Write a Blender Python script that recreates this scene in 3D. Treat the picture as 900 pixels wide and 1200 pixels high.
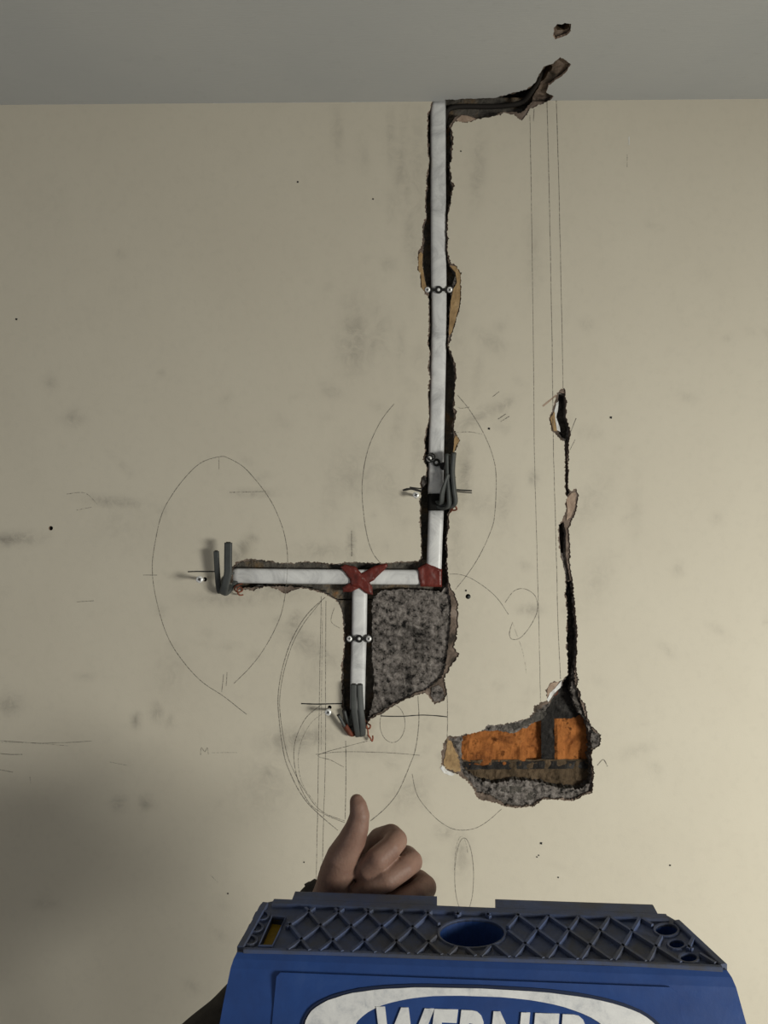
import bpy, bmesh, math, random
import numpy as np
from mathutils import Vector, Matrix, noise
from mathutils.geometry import delaunay_2d_cdt

for o in list(bpy.data.objects): bpy.data.objects.remove(o)
SC = bpy.context.scene
COL = SC.collection
random.seed(4)

# ------------------------------------------------------------------ camera
CZ = 1.75                      # eye height above the floor
D = 1.10                       # distance of the chased wall
ZC = CZ + 0.610                # ceiling height
F = 866.667                    # focal length in pixels of a 900 x 1200 frame
ROLL = math.radians(0.45)
R_ = Vector((math.cos(ROLL), 0, -math.sin(ROLL)))
U_ = Vector((math.sin(ROLL), 0, math.cos(ROLL)))
F_ = Vector((0, 1, 0))
cam_d = bpy.data.cameras.new('camera'); cam = bpy.data.objects.new('camera', cam_d)
COL.objects.link(cam); SC.camera = cam
cam_d.sensor_fit = 'VERTICAL'; cam_d.sensor_height = 36; cam_d.lens = 26.0
cam_d.clip_start = 0.02
m = Matrix.Identity(4)
for i in range(3):
    m[i][0] = R_[i]; m[i][1] = U_[i]; m[i][2] = -F_[i]
m[2][3] = CZ
cam.matrix_world = m

# ------------------------------------------------------------------ light
w = bpy.data.worlds.new('world'); SC.world = w; w.use_nodes = True
w.node_tree.nodes['Background'].inputs[0].default_value = (0.97, 0.97, 0.95, 1)
w.node_tree.nodes['Background'].inputs[1].default_value = 0.10

def window_light(name, loc, target, sx, sy, power, col):
    l = bpy.data.lights.new(name, 'AREA'); l.shape = 'RECTANGLE'; l.size = sx; l.size_y = sy
    l.energy = power; l.color = col
    o = bpy.data.objects.new(name, l); COL.objects.link(o); o.location = loc
    o.rotation_euler = (Vector(target) - Vector(loc)).to_track_quat('-Z', 'Z').to_euler()
    return o
window_light('daylight_window_right', (1.40, -0.34, CZ - 0.24), (0.66, 0.24, CZ - 1.08), 0.46, 0.50, 39, (1.0, 0.985, 0.895))
window_light('daylight_window_left', (-2.0, -1.0, CZ - 0.35), (0, D, CZ - 0.1), 0.9, 1.0, 6, (0.97, 0.98, 1.0))

vs = SC.view_settings
vs.view_transform = 'Standard'; vs.look = 'None'; vs.gamma = 1; vs.exposure = 0.0
vs.use_curve_mapping = False

# ------------------------------------------------------------------ helpers
def ray(px, py):
    return R_ * ((px - 450) / F) + U_ * ((600 - py) / F) + F_
def W(px, py, off=0.0):
    """point of the wall plane (off > 0 is behind its face) measured at a pixel"""
    r = ray(px, py); t = D + off
    return Vector((r.x * t, t, CZ + r.z * t))
def at(px, py, d):
    r = ray(px, py); return Vector((r.x * d, d, CZ + r.z * d))
def onplane(px, py, p0, n):
    r = ray(px, py); c = Vector((0, 0, CZ))
    t = (p0 - c).dot(n) / r.dot(n); return c + r * t
def xz(px, py): p = W(px, py); return (p.x, p.z)
def onceil(px, py): p = onplane(px, py, Vector((0, 0, ZC)), Vector((0, 0, 1))); return (p.x, p.y)

def link(name, me, mat=None, parent=None):
    o = bpy.data.objects.new(name, me); COL.objects.link(o)
    if mat is not None: me.materials.append(mat)
    if parent is not None: o.parent = parent
    return o
def tag(o, label=None, cat=None, group=None, kind=None):
    if label: o['label'] = label
    if cat: o['category'] = cat
    if group: o['group'] = group
    if kind: o['kind'] = kind
    return o
def empty(name, loc=(0, 0, 0)):
    o = bpy.data.objects.new(name, None); COL.objects.link(o); o.location = loc
    o.empty_display_size = 0.02; return o
def child(o, parent):
    """parent without moving a mesh whose coordinates are already world coordinates"""
    o.parent = parent
    bpy.context.view_layer.update()
    o.matrix_parent_inverse = parent.matrix_world.inverted()
    return o
def mesh_from(verts, faces, smooth=False):
    me = bpy.data.meshes.new('mesh'); me.from_pydata([tuple(v) for v in verts], [], faces)
    if smooth: me.polygons.foreach_set('use_smooth', [True] * len(me.polygons))
    me.update(); return me
def bm_mesh(bm, smooth=False):
    bmesh.ops.recalc_face_normals(bm, faces=bm.faces)
    me = bpy.data.meshes.new('mesh'); bm.to_mesh(me); bm.free()
    if smooth: me.polygons.foreach_set('use_smooth', [True] * len(me.polygons))
    return me
def n3(x, y, z=0.0): return noise.noise(Vector((x, y, z)))

def jag(pts, amp=1.2, step=2.0, seed=0.0):
    """closed pixel outline -> broken edge with fine teeth"""
    out = []; k = len(pts)
    for i in range(k):
        a = Vector(pts[i]); b = Vector(pts[(i + 1) % k]); L = (b - a).length
        nseg = max(1, int(L / step)); t = (b - a) / max(L, 1e-6); n = Vector((-t.y, t.x))
        for j in range(nseg):
            p = a + (b - a) * (j / nseg)
            d = amp * (.9 * n3(p.x * .13, p.y * .13, seed) + .9 * n3(p.x * .37, p.y * .37, seed + 5) + .9 * n3(p.x * .83, p.y * .83, seed + 9) * (1 + n3(p.x * .05, p.y * .05, seed + 3)))
            p = p + n * d
            out.append((p.x, p.y))
    return out

def inside_mask(P, poly):
    x, y = P[:, 0], P[:, 1]; r = np.zeros(len(P), bool); q = np.array(poly)
    x1, y1 = q[:, 0], q[:, 1]; x2, y2 = np.roll(x1, -1), np.roll(y1, -1)
    for a, b, c, d in zip(x1, y1, x2, y2):
        if b == d: continue
        cond = ((b > y) != (d > y)) & (x < (c - a) * (y - b) / (d - b) + a)
        r ^= cond
    return r

def sheet(outer, holes, to3d, depth, grid=None, bump=None, rim_rough=0.0, rim_rings=1, border_rim=False, back=False):
    """plane sheet with holes: CDT front, rough rims going back along +depth.
    to3d(u, v, d) places a point; returns (verts, faces, n_front_verts, uv)"""
    pts = []; edges = []
    def loop(poly):
        s = len(pts); pts.extend(poly); n = len(poly)
        edges.extend([(s + i, s + (i + 1) % n) for i in range(n)])
    loop(outer)
    for h in holes: loop(h)
    if grid:
        for (u0, u1, v0, v1, st) in grid:
            for u in np.arange(u0, u1, st):
                for v in np.arange(v0, v1, st):
                    pts.append((float(u + (random.random() - .5) * st * .4), float(v + (random.random() - .5) * st * .4)))
    vc, ve, vf, *_ = delaunay_2d_cdt([Vector(p) for p in pts], edges, [], 0, 1e-6, False)
    V = np.array([(v.x, v.y) for v in vc]); T = np.array([f for f in vf])
    C = V[T].mean(axis=1)
    keep = inside_mask(C, outer)
    for h in holes: keep &= ~inside_mask(C, h)
    T = T[keep]
    used = np.unique(T); remap = -np.ones(len(V), int); remap[used] = np.arange(len(used))
    V = V[used]; T = remap[T]
    # consistent winding
    a, b, c = V[T[:, 0]], V[T[:, 1]], V[T[:, 2]]
    cr = (b[:, 0] - a[:, 0]) * (c[:, 1] - a[:, 1]) - (b[:, 1] - a[:, 1]) * (c[:, 0] - a[:, 0])
    T[cr < 0] = T[cr < 0][:, ::-1]
    cnt = {}
    for t in T.tolist():
        for i in range(3):
            e = (t[i], t[(i + 1) % 3]); k = (min(e), max(e))
            if k in cnt: cnt[k] = None
            else: cnt[k] = e
    ob = np.array(outer); lo, hi = ob.min(0), ob.max(0); eps = 1e-4
    bnd = []
    for k, e in cnt.items():
        if e is None: continue
        p, q = V[e[0]], V[e[1]]
        if not border_rim:
            if any((abs(p[i] - l[i]) < eps and abs(q[i] - l[i]) < eps) for i in (0, 1) for l in (lo, hi)): continue
        bnd.append(e)
    verts = []
    for (u, v) in V:
        verts.append(to3d(u, v, bump(u, v) if bump else 0.0))
    faces = [tuple(t) for t in T.tolist()]
    nf = len(verts)
    ring = {}
    for e in bnd:
        for i in e:
            if i not in ring:
                ring[i] = []
                u, v = V[i]
                for r in range(1, rim_rings + 1):
                    du = rim_rough * n3(u * 180, v * 180, r * 3.1) if r < rim_rings or rim_rings > 1 else 0
                    dv = rim_rough * n3(u * 180, v * 180, r * 3.1 + 40) if r < rim_rings or rim_rings > 1 else 0
                    ring[i].append(len(verts)); verts.append(to3d(u + du, v + dv, depth * r / rim_rings))
    for (i, j) in bnd:
        pi, pj = i, j
        for r in range(rim_rings):
            qi, qj = ring[i][r], ring[j][r]
            faces.append((pj, pi, qi, qj)); pi, pj = qi, qj
    nrim = len(faces)
    if back:
        off = {}
        for i in range(nf):
            if i in ring: off[i] = ring[i][-1]
            else: off[i] = len(verts); verts.append(to3d(V[i][0], V[i][1], depth))
        for t in T.tolist(): faces.append((off[t[2]], off[t[1]], off[t[0]]))
    return verts, faces, nf, V

def tube(path, radii, seg=10, flat=1.0, up=Vector((0, 0, 1)), cap=True, samples=0):
    """swept tube along 3D points; radii one number or a list; flat squeezes the section along the second axis"""
    P = [Vector(p) for p in path]
    if samples:
        Q = []; Rr = []
        rr = radii if isinstance(radii, (list, tuple)) else [radii] * len(P)
        n = len(P)
        for i in range(n - 1):
            p0, p1, p2, p3 = P[max(i - 1, 0)], P[i], P[i + 1], P[min(i + 2, n - 1)]
            for s in range(samples):
                t = s / samples
                Q.append(0.5 * ((2 * p1) + (p2 - p0) * t + (2 * p0 - 5 * p1 + 4 * p2 - p3) * t * t + (3 * p1 - p0 - 3 * p2 + p3) * t ** 3))
                Rr.append(rr[i] * (1 - t) + rr[i + 1] * t)
        Q.append(P[-1]); Rr.append(rr[-1]); P = Q; radii = Rr
    if not isinstance(radii, (list, tuple)): radii = [radii] * len(P)
    verts = []; faces = []
    prev = None
    for i, p in enumerate(P):
        t = (P[min(i + 1, len(P) - 1)] - P[max(i - 1, 0)]).normalized()
        a = up - t * up.dot(t) if prev is None else prev - t * prev.dot(t)
        if a.length < 1e-5: a = t.orthogonal()
        a.normalize(); prev = a; b = t.cross(a)
        for k in range(seg):
            th = 2 * math.pi * k / seg
            c, s = math.cos(th), math.sin(th)
            if flat != 1.0:
                c = math.copysign(abs(c) ** .6, c); s = math.copysign(abs(s) ** .6, s)
            verts.append(p + a * (c * radii[i]) + b * (s * radii[i] * flat))
    for i in range(len(P) - 1):
        for k in range(seg):
            a0 = i * seg + k; a1 = i * seg + (k + 1) % seg
            faces.append((a0, a1, a1 + seg, a0 + seg))
    if cap:
        faces.append(tuple(range(seg))[::-1]); faces.append(tuple(range((len(P) - 1) * seg, len(P) * seg)))
    return verts, faces
def tube_obj(name, path, radii, mat, parent=None, **kw):
    v, f = tube(path, radii, **kw); me = mesh_from(v, f, True)
    o = link(name, me, mat)
    if parent: child(o, parent)
    return o

# ------------------------------------------------------------------ materials
def mat(name, base, rough=0.7, **kw):
    M = bpy.data.materials.new(name); M.use_nodes = True
    nt = M.node_tree; b = nt.nodes['Principled BSDF']
    b.inputs['Base Color'].default_value = (*base, 1); b.inputs['Roughness'].default_value = rough
    b.inputs['Specular IOR Level'].default_value = kw.get('spec', 0.35)
    b.inputs['Metallic'].default_value = kw.get('metal', 0)
    return M
def N(M, t, **props):
    n = M.node_tree.nodes.new(t)
    for k, v in props.items(): setattr(n, k, v)
    return n
def L(M, a, b): M.node_tree.links.new(a, b)
def coords(M, scale=(1, 1, 1)):
    tc = N(M, 'ShaderNodeTexCoord'); mp = N(M, 'ShaderNodeMapping'); mp.inputs['Scale'].default_value = scale
    L(M, tc.outputs['Object'], mp.inputs['Vector']); return mp.outputs['Vector']
def noise_n(M, vec, scale, detail=4, rough=0.6, dist=0.0):
    n = N(M, 'ShaderNodeTexNoise'); n.inputs['Scale'].default_value = scale; n.inputs['Detail'].default_value = detail
    n.inputs['Roughness'].default_value = rough; n.inputs['Distortion'].default_value = dist
    L(M, vec, n.inputs['Vector']); return n.outputs['Fac']
def ramp(M, fac, stops, interp='LINEAR'):
    r = N(M, 'ShaderNodeValToRGB'); r.color_ramp.interpolation = interp; e = r.color_ramp.elements
    while len(e) < len(stops): e.new(0.5)
    for i, (p, c) in enumerate(stops):
        e[i].position = p; e[i].color = (*c, 1) if len(c) == 3 else c
    L(M, fac, r.inputs['Fac']); return r.outputs['Color']
def mixc(M, fac, a, b, mode='MIX'):
    x = N(M, 'ShaderNodeMix', data_type='RGBA', blend_type=mode)
    if isinstance(fac, (int, float)): x.inputs[0].default_value = fac
    else: L(M, fac, x.inputs[0])
    for s, v in ((x.inputs[6], a), (x.inputs[7], b)):
        if isinstance(v, tuple): s.default_value = (*v, 1)
        else: L(M, v, s)
    return x.outputs[2]
def bump(M, h, strength=0.3, dist=0.002, prev=None):
    b = N(M, 'ShaderNodeBump'); b.inputs['Strength'].default_value = strength; b.inputs['Distance'].default_value = dist
    L(M, h, b.inputs['Height'])
    if prev is not None: L(M, prev, b.inputs['Normal'])
    return b.outputs['Normal']
def setin(M, name, sock): L(M, sock, M.node_tree.nodes['Principled BSDF'].inputs[name])
def math_n(M, op, a, b):
    x = N(M, 'ShaderNodeMath', operation=op)
    for s, v in ((x.inputs[0], a), (x.inputs[1], b)):
        if isinstance(v, (int, float)): s.default_value = v
        else: L(M, v, s)
    return x.outputs[0]

# magnolia wall paint with finger marks, dust and painted cable shade
m_paint = mat('magnolia_paint', (0.6, .55, .44), 0.72, spec=0.25)
v = coords(m_paint)
big = noise_n(m_paint, v, 2.2, 3)
fine = noise_n(m_paint, v, 26, 6, .7)
c = ramp(m_paint, big, [(.3, (.585, .537, .440)), (.7, (.622, .577, .477))])
speck = ramp(m_paint, noise_n(m_paint, v, 95, 3, .6), [(.3, (.92, .92, .92)), (.5, (1, 1, 1))])
c = mixc(m_paint, .35, c, speck, 'MULTIPLY')
at_n = N(m_paint, 'ShaderNodeAttribute', attribute_name='dirt_shade')
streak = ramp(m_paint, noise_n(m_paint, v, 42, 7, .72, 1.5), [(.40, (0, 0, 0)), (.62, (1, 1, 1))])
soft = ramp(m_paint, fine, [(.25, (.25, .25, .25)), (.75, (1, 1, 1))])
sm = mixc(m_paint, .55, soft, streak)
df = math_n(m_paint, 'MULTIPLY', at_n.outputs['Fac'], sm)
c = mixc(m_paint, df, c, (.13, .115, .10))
setin(m_paint, 'Base Color', c)
setin(m_paint, 'Normal', bump(m_paint, noise_n(m_paint, v, 420, 2), .12, .001, bump(m_paint, noise_n(m_paint, v, 9, 3), .25, .006)))

m_ceil = mat('ceiling_paint', (.56, .57, .56), 0.75, spec=.2)
v = coords(m_ceil)
c = ramp(m_ceil, noise_n(m_ceil, v, 3.0, 4), [(.3, (.50, .515, .52)), (.7, (.545, .555, .55))])
c2 = ramp(m_ceil, noise_n(m_ceil, v, 40, 5, .7), [(.25, (.86, .86, .86)), (.42, (1, 1, 1))])
c = mixc(m_ceil, .4, c, c2, 'MULTIPLY')
setin(m_ceil, 'Base Color', c)
setin(m_ceil, 'Normal', bump(m_ceil, noise_n(m_ceil, coords(m_ceil, (14, 90, 14)), 4, 3), .15, .002))

def rough_mat(name, stops, scale, bscale, bstr, bdist=.004, rough=.95, detail=8):
    M = mat(name, (.2, .2, .2), rough, spec=.12); v = coords(M)
    setin(M, 'Base Color', ramp(M, noise_n(M, v, scale, detail, .68, .3), stops))
    setin(M, 'Normal', bump(M, noise_n(M, v, bscale, 8, .7), bstr, bdist)); return M
m_skim = rough_mat('bare_skim_plaster', [(.25, (.22, .15, .11)), (.55, (.40, .30, .23)), (.8, (.52, .43, .35))], 60, 250, .5, .002)
m_tan = rough_mat('tan_undercoat', [(.25, (.24, .155, .08)), (.5, (.38, .255, .13)), (.8, (.47, .35, .21))], 45, 260, .5, .002)
m_under = rough_mat('brown_grey_undercoat', [(.32, (.045, .038, .032)), (.45, (.13, .10, .08)), (.58, (.24, .185, .15)), (.75, (.36, .30, .26))], 42, 260, .8, .003)
m_grey = mat('grey_render', (.2, .2, .2), .95, spec=.12)
v = coords(m_grey)
gr1 = ramp(m_grey, noise_n(m_grey, v, 120, 6, .72, .2), [(.39, (.022, .021, .020)), (.455, (.15, .133, .121)), (.55, (.27, .242, .223)), (.72, (.46, .42, .39))])
gr2 = ramp(m_grey, noise_n(m_grey, v, 26, 5, .65, .6), [(.36, (.30, .30, .30)), (.50, (1, 1, 1))])
setin(m_grey, 'Base Color', mixc(m_grey, .85, gr1, gr2, 'MULTIPLY'))
setin(m_grey, 'Normal', bump(m_grey, noise_n(m_grey, v, 190, 8, .75), 1.0, .006))
m_core = rough_mat('dark_mortar_core', [(.3, (.08, .075, .066)), (.5, (.15, .135, .115)), (.63, (.22, .16, .10)), (.76, (.34, .16, .07))], 34, 160, .9, .006)
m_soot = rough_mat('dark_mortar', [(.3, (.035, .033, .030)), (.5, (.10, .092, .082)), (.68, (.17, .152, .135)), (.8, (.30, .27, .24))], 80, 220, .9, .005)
m_blackm = rough_mat('soot_black_mortar', [(.3, (.014, .013, .013)), (.55, (.04, .037, .035)), (.75, (.10, .095, .09))], 60, 220, .9, .005)
m_bed = rough_mat('brown_bed_mortar', [(.3, (.05, .037, .024)), (.55, (.11, .077, .048)), (.8, (.19, .14, .09))], 45, 170, .8, .004)
m_white_pl = rough_mat('white_plaster_chip', [(.3, (.55, .54, .52)), (.7, (.82, .82, .80))], 60, 250, .4, .002)
m_brick = mat('orange_brick', (.35, .13, .04), .92, spec=.15)
v = coords(m_brick)
c = ramp(m_brick, noise_n(m_brick, v, 32, 8, .65, .4), [(.30, (.10, .036, .014)), (.42, (.27, .095, .028)), (.58, (.41, .150, .042)), (.72, (.47, .19, .065)), (.84, (.58, .36, .20))])
sp = ramp(m_brick, noise_n(m_brick, v, 85, 4, .6), [(.33, (.12, .09, .07)), (.42, (1, 1, 1))])
setin(m_brick, 'Base Color', mixc(m_brick, .75, c, sp, 'MULTIPLY'))
setin(m_brick, 'Normal', bump(m_brick, noise_n(m_brick, v, 150, 8, .7), .8, .004))

m_conduit = mat('white_conduit_plastic', (.72, .72, .70), .42, spec=.4)
v = coords(m_conduit)
c = ramp(m_conduit, noise_n(m_conduit, v, 20, 7, .72, 1.2), [(.28, (.30, .30, .30)), (.42, (.54, .54, .54)), (.52, (.66, .66, .655)), (.7, (.78, .78, .77))])
setin(m_conduit, 'Base Color', c)
setin(m_conduit, 'Roughness', ramp(m_conduit, noise_n(m_conduit, v, 30, 4), [(.3, (.5, .5, .5)), (.7, (.35, .35, .35))]))
m_black = mat('black_plastic', (.012, .012, .012), .45)
m_gapblk = rough_mat('dark_opening_black', [(.3, (.004, .004, .004)), (.7, (.014, .013, .012))], 40, 120, .5, .002, .75)
m_redtape = mat('red_tape', (.17, .022, .014), .42, spec=.4)
v = coords(m_redtape)
setin(m_redtape, 'Base Color', ramp(m_redtape, noise_n(m_redtape, v, 55, 6, .7, .8), [(.3, (.070, .012, .009)), (.55, (.135, .020, .014)), (.78, (.19, .035, .025))]))
setin(m_redtape, 'Normal', bump(m_redtape, noise_n(m_redtape, v, 45, 3, .5, 1), .25, .002))
m_cable = mat('grey_cable_sheath', (.085, .092, .092), .5)
v = coords(m_cable)
setin(m_cable, 'Base Color', ramp(m_cable, noise_n(m_cable, v, 50, 5), [(.3, (.046, .050, .049)), (.7, (.072, .077, .075))]))
m_redcore = rough_mat('red_sleeve', [(.3, (.07, .020, .012)), (.7, (.16, .05, .030))], 60, 120, .4, .002, .5)
m_copper = mat('copper_wire', (.20, .062, .034), .45, metal=.5)
m_cabdark = mat('dark_cable_sheath', (.022, .018, .015), .8)
m_screw = mat('zinc_screw', (.80, .80, .79), .38, metal=.35)
m_recess = mat('screw_recess_shadow', (.02, .02, .02), .6)
m_blue = mat('blue_plastic', (.018, .047, .17), .48, spec=.35)
v = coords(m_blue)
c = ramp(m_blue, noise_n(m_blue, v, 14, 7, .7, .5), [(.3, (.015, .042, .155)), (.6, (.018, .056, .205)), (.8, (.03, .072, .225))])
setin(m_blue, 'Base Color', c)
setin(m_blue, 'Normal', bump(m_blue, noise_n(m_blue, v, 240, 5), .12, .001))
setin(m_blue, 'Roughness', ramp(m_blue, noise_n(m_blue, v, 30, 4), [(.3, (.62, .62, .62)), (.7, (.42, .42, .42))]))
m_deck = mat('dusty_blue_plastic', (.05, .06, .09), .6, spec=.3)
v = coords(m_deck)
c = ramp(m_deck, noise_n(m_deck, v, 22, 8, .7, .4), [(.28, (.066, .060, .058)), (.42, (.062, .070, .100)), (.60, (.058, .082, .170)), (.8, (.12, .14, .19))])
setin(m_deck, 'Base Color', c)
setin(m_deck, 'Normal', bump(m_deck, noise_n(m_deck, v, 200, 6), .25, .001))
m_logo = mat('worn_white_print', (.7, .7, .7), .55)
v = coords(m_logo)
setin(m_logo, 'Base Color', ramp(m_logo, noise_n(m_logo, v, 55, 8, .75, .3), [(.30, (.10, .13, .22)), (.36, (.50, .51, .53)), (.5, (.66, .66, .66)), (.75, (.78, .78, .77))]))
m_logodark = mat('dark_print_edge', (.010, .018, .05), .55)
m_yellow = rough_mat('yellow_marker', [(.3, (.16, .10, .008)), (.7, (.27, .18, .015))], 40, 100, .2, .001, .5)
m_fibre = mat('fibreglass_blue', (.02, .05, .17), .45)
m_alu = mat('aluminium', (.6, .61, .62), .4, metal=.9)
m_rubber = mat('black_rubber', (.02, .02, .02), .8)
m_skin = mat('skin', (.36, .20, .145), .55, spec=.3)
v = coords(m_skin)
c = ramp(m_skin, noise_n(m_skin, v, 38, 6, .6, .3), [(.3, (.165, .092, .070)), (.55, (.215, .128, .097)), (.75, (.25, .155, .118))])
setin(m_skin, 'Base Color', c)
cr = N(m_skin, 'ShaderNodeTexVoronoi'); cr.inputs['Scale'].default_value = 420; L(m_skin, v, cr.inputs['Vector'])
setin(m_skin, 'Normal', bump(m_skin, cr.outputs['Distance'], .18, .0008, bump(m_skin, noise_n(m_skin, v, 90, 4), .25, .0015)))
m_skin.node_tree.nodes['Principled BSDF'].inputs['Subsurface Weight'].default_value = .08
m_skin.node_tree.nodes['Principled BSDF'].inputs['Subsurface Radius'].default_value = (.006, .002, .001)
m_sleeve = mat('dark_sleeve_cloth', (.03, .027, .025), .9, spec=.15)
v = coords(m_sleeve)
setin(m_sleeve, 'Base Color', ramp(m_sleeve, noise_n(m_sleeve, v, 60, 5), [(.3, (.022, .020, .019)), (.7, (.045, .040, .036))]))
setin(m_sleeve, 'Normal', bump(m_sleeve, noise_n(m_sleeve, v, 500, 3), .4, .001))
m_floor = rough_mat('screed_floor', [(.3, (.22, .20, .17)), (.7, (.34, .31, .27))], 8, 60, .2, .003)
def pencil_mat(name, col, lo, hi):
    M = mat(name, col, .8, spec=.1); v = coords(M)
    f = ramp(M, noise_n(M, v, 330, 4, .7), [(lo, (0, 0, 0)), (hi, (1, 1, 1))])
    setin(M, 'Alpha', f); return M
m_pen = pencil_mat('graphite', (.15, .14, .122), .32, .68)
m_penb = pencil_mat('graphite_heavy', (.030, .029, .028), .18, .42)
m_penl = pencil_mat('graphite_faint', (.17, .158, .14), .42, .72)

# ------------------------------------------------------------------ outlines measured on the wall
CHASE_P = [(506, 104), (506.3, 119.4), (501, 133), (500.6, 164), (502.5, 189), (500, 208), (499, 227), (498, 243), (499.6, 254), (496, 264), (495, 283),
  (490, 297), (489.6, 316), (492.7, 322), (493, 337), (497, 341), (502, 350), (503, 389), (501, 398), (503, 415), (501.6, 430), (504, 443), (501.6, 458), (502.6, 489),
  (500, 502), (497, 517), (498, 530), (496, 538), (500, 547), (499, 556), (494, 560), (493, 569), (492, 588), (492, 612), (493.3, 635), (493.3, 653), (490, 657), (475, 658),
  (447, 659.7), (416, 658.6), (386, 660.5), (356, 657.5), (333, 659.7), (307, 656), (292, 655), (277, 658.6), (271, 666), (270, 684), (279, 692), (290, 690.7), (297, 693), (301, 689.5), (314, 688),
  (326, 691), (334, 696), (341, 693), (352, 689.5), (363.6, 690.7), (378.7, 695), (394, 703), (400, 714), (402.7, 733), (403, 755), (400, 781), (400.5, 805), (401, 832), (402, 848), (408, 857), (427, 853),
  (434, 843), (445, 838), (464, 825.5), (480, 818), (499, 811), (504, 819), (509, 825), (520, 821), (524, 814), (521, 795), (526, 785), (533, 775), (537.5, 768), (532, 757), (535, 747), (537, 731), (537, 709),
  (533, 696), (527.5, 688), (526, 679), (524, 665), (525, 651), (523.5, 635), (526, 617), (526, 603), (529, 598), (534, 590), (534, 567), (532, 545), (532.5, 530), (535, 523), (539, 516), (534.5, 509), (532, 501), (533.4, 489), (535.6, 482), (532, 478),
  (533.4, 454), (535.6, 437), (532, 421.5), (526, 406), (530, 391), (536.7, 369.5), (539, 358), (540.6, 346), (540, 320), (535, 311), (528, 309), (525, 295), (524.6, 262), (527, 243), (532, 218), (530, 212),
  (527.5, 193), (530, 185), (530, 172), (532, 164), (530, 158), (530, 147), (533, 142.5), (550, 143), (567, 138), (580, 136.7), (590, 131.7), (603, 135), (611.7, 141.7), (621.7, 128), (637, 120.5), (643, 117), (643, 104)]
CHASE_U = [(507, 104), (507, 119.4), (502, 133), (501.5, 164), (503, 189), (501, 208), (500, 227), (499, 243), (500, 254), (497, 264), (497, 283),
  (495, 298), (495, 310), (498, 327), (500, 337), (502, 346), (503, 352), (504, 389), (502, 398), (504, 415), (502.6, 430), (504.6, 443), (502.6, 458), (503.4, 489),
  (501, 502), (498, 517), (499, 532), (498, 540), (501, 548), (500, 558), (497, 562), (494, 571), (493, 588), (493, 612), (494.3, 635), (494.3, 655), (490, 658.5), (475, 659),
  (447, 660.7), (416, 660), (386, 661.5), (356, 659), (333, 661), (307, 657.5), (292, 656.5), (278, 660), (272, 667), (272, 683), (281, 690), (290, 689), (300, 688), (314, 687),
  (330, 687.5), (352, 688.5), (363.6, 690), (378.7, 694), (393, 702), (399.5, 712), (402.7, 733), (404, 755), (401, 781), (401.5, 805), (402, 832), (404, 846), (409, 854), (426, 851),
  (433, 842), (444, 836.5), (464, 824), (480, 816), (499, 809), (507, 802), (514, 798), (519, 792), (522, 783), (524, 772), (525, 757), (527, 745), (528.5, 731), (528.5, 709),
  (527, 697), (525.5, 688), (525, 679), (523, 665), (524, 651), (522.5, 635), (525, 617), (525, 603), (527, 598), (532, 590), (532, 567), (530, 545), (530.5, 530), (532, 523), (532.5, 516), (532, 509), (531, 501), (532, 489), (533, 482), (531, 478),
  (532.4, 454), (534, 437), (531, 421.5), (525, 406), (526, 391), (527, 369.5), (528, 352), (530, 338), (535, 330), (534, 318), (528, 312), (526, 306), (524, 295), (523.6, 262), (526, 243), (531, 218), (529, 212),
  (526.5, 193), (529, 185), (528.5, 172), (530, 164), (529, 158), (528, 147), (533, 136), (540, 133), (549, 134), (560, 139), (572, 137), (582, 133), (591, 130), (600, 130), (609, 132), (616, 127), (624, 119), (626, 104)]
CHASE_B = CHASE_U[:]
i0 = CHASE_B.index((433, 842)); i1 = CHASE_B.index((525, 679))
CHASE_B[i0:i1] = [(433, 838), (437, 822), (438, 800), (437, 781), (436, 757), (436.5, 735), (436, 712), (438, 700), (446, 693), (470, 691), (500, 692), (518, 694), (522, 690)]
HOLE_P = [(666, 771), (663.4, 758), (664, 742), (664.7, 716), (662, 697), (663, 679), (660, 664), (656.6, 648), (654, 632), (655, 615.5), (662, 602.5), (664, 583), (662, 570), (662, 537.5), (661, 518),
  (655, 513), (647, 505), (643.6, 492), (648.5, 476), (651.7, 463), (656.6, 456), (661.5, 454.6), (663.4, 466), (664, 489), (667, 497), (669, 507), (666, 524.5), (666.7, 550.5), (666, 570), (669, 575), (675, 571.6), (678, 580), (674, 602.5), (666.5, 619),
  (668, 635), (668, 664), (671, 680.5), (674, 706.5), (676, 732.5), (677, 752), (675, 780), (677, 791), (677, 804), (681, 817), (686.7, 828), (689, 841), (693, 850.7), (698.7, 856), (704, 863), (704, 872), (694.7, 880), (693, 887), (696, 905),
  (694.7, 929), (684, 932), (673, 939), (649, 937), (636, 937), (625, 945), (606.7, 947), (590.7, 945), (580, 941), (561, 937), (553, 921), (540, 909), (524, 904), (517, 895), (518.7, 871), (525, 863), (537, 862.7), (553, 858.7), (566.7, 856), (570.7, 850), (580, 850), (593, 848), (617, 842.7), (625, 835), (627, 827), (641, 820), (640, 809), (645, 800), (660, 797), (665, 791)]
HOLE_U = [(664, 742), (665.5, 716), (663, 697), (664, 681), (671, 681.5), (673.5, 706.5), (675.5, 732.5), (676.5, 752), (674, 780), (674, 791), (675, 804), (679, 817), (683, 828), (687, 841), (692, 850.7), (696, 857), (697, 866), (693.5, 878), (692, 887), (695, 905),
  (693.5, 928), (684, 931), (673, 938), (649, 936), (636, 936), (625, 944), (606.7, 946), (592, 944), (583, 937), (572, 932), (560, 928), (552, 918), (543, 908), (540, 900), (537, 884), (532, 874), (527, 866), (540, 864), (553, 860), (566.7, 857), (572, 852), (580, 851), (593, 849), (617, 843.7), (627, 837), (634, 829), (645, 824), (650, 815), (656, 805), (661, 798), (666, 791), (665, 771), (664, 758)]
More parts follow.
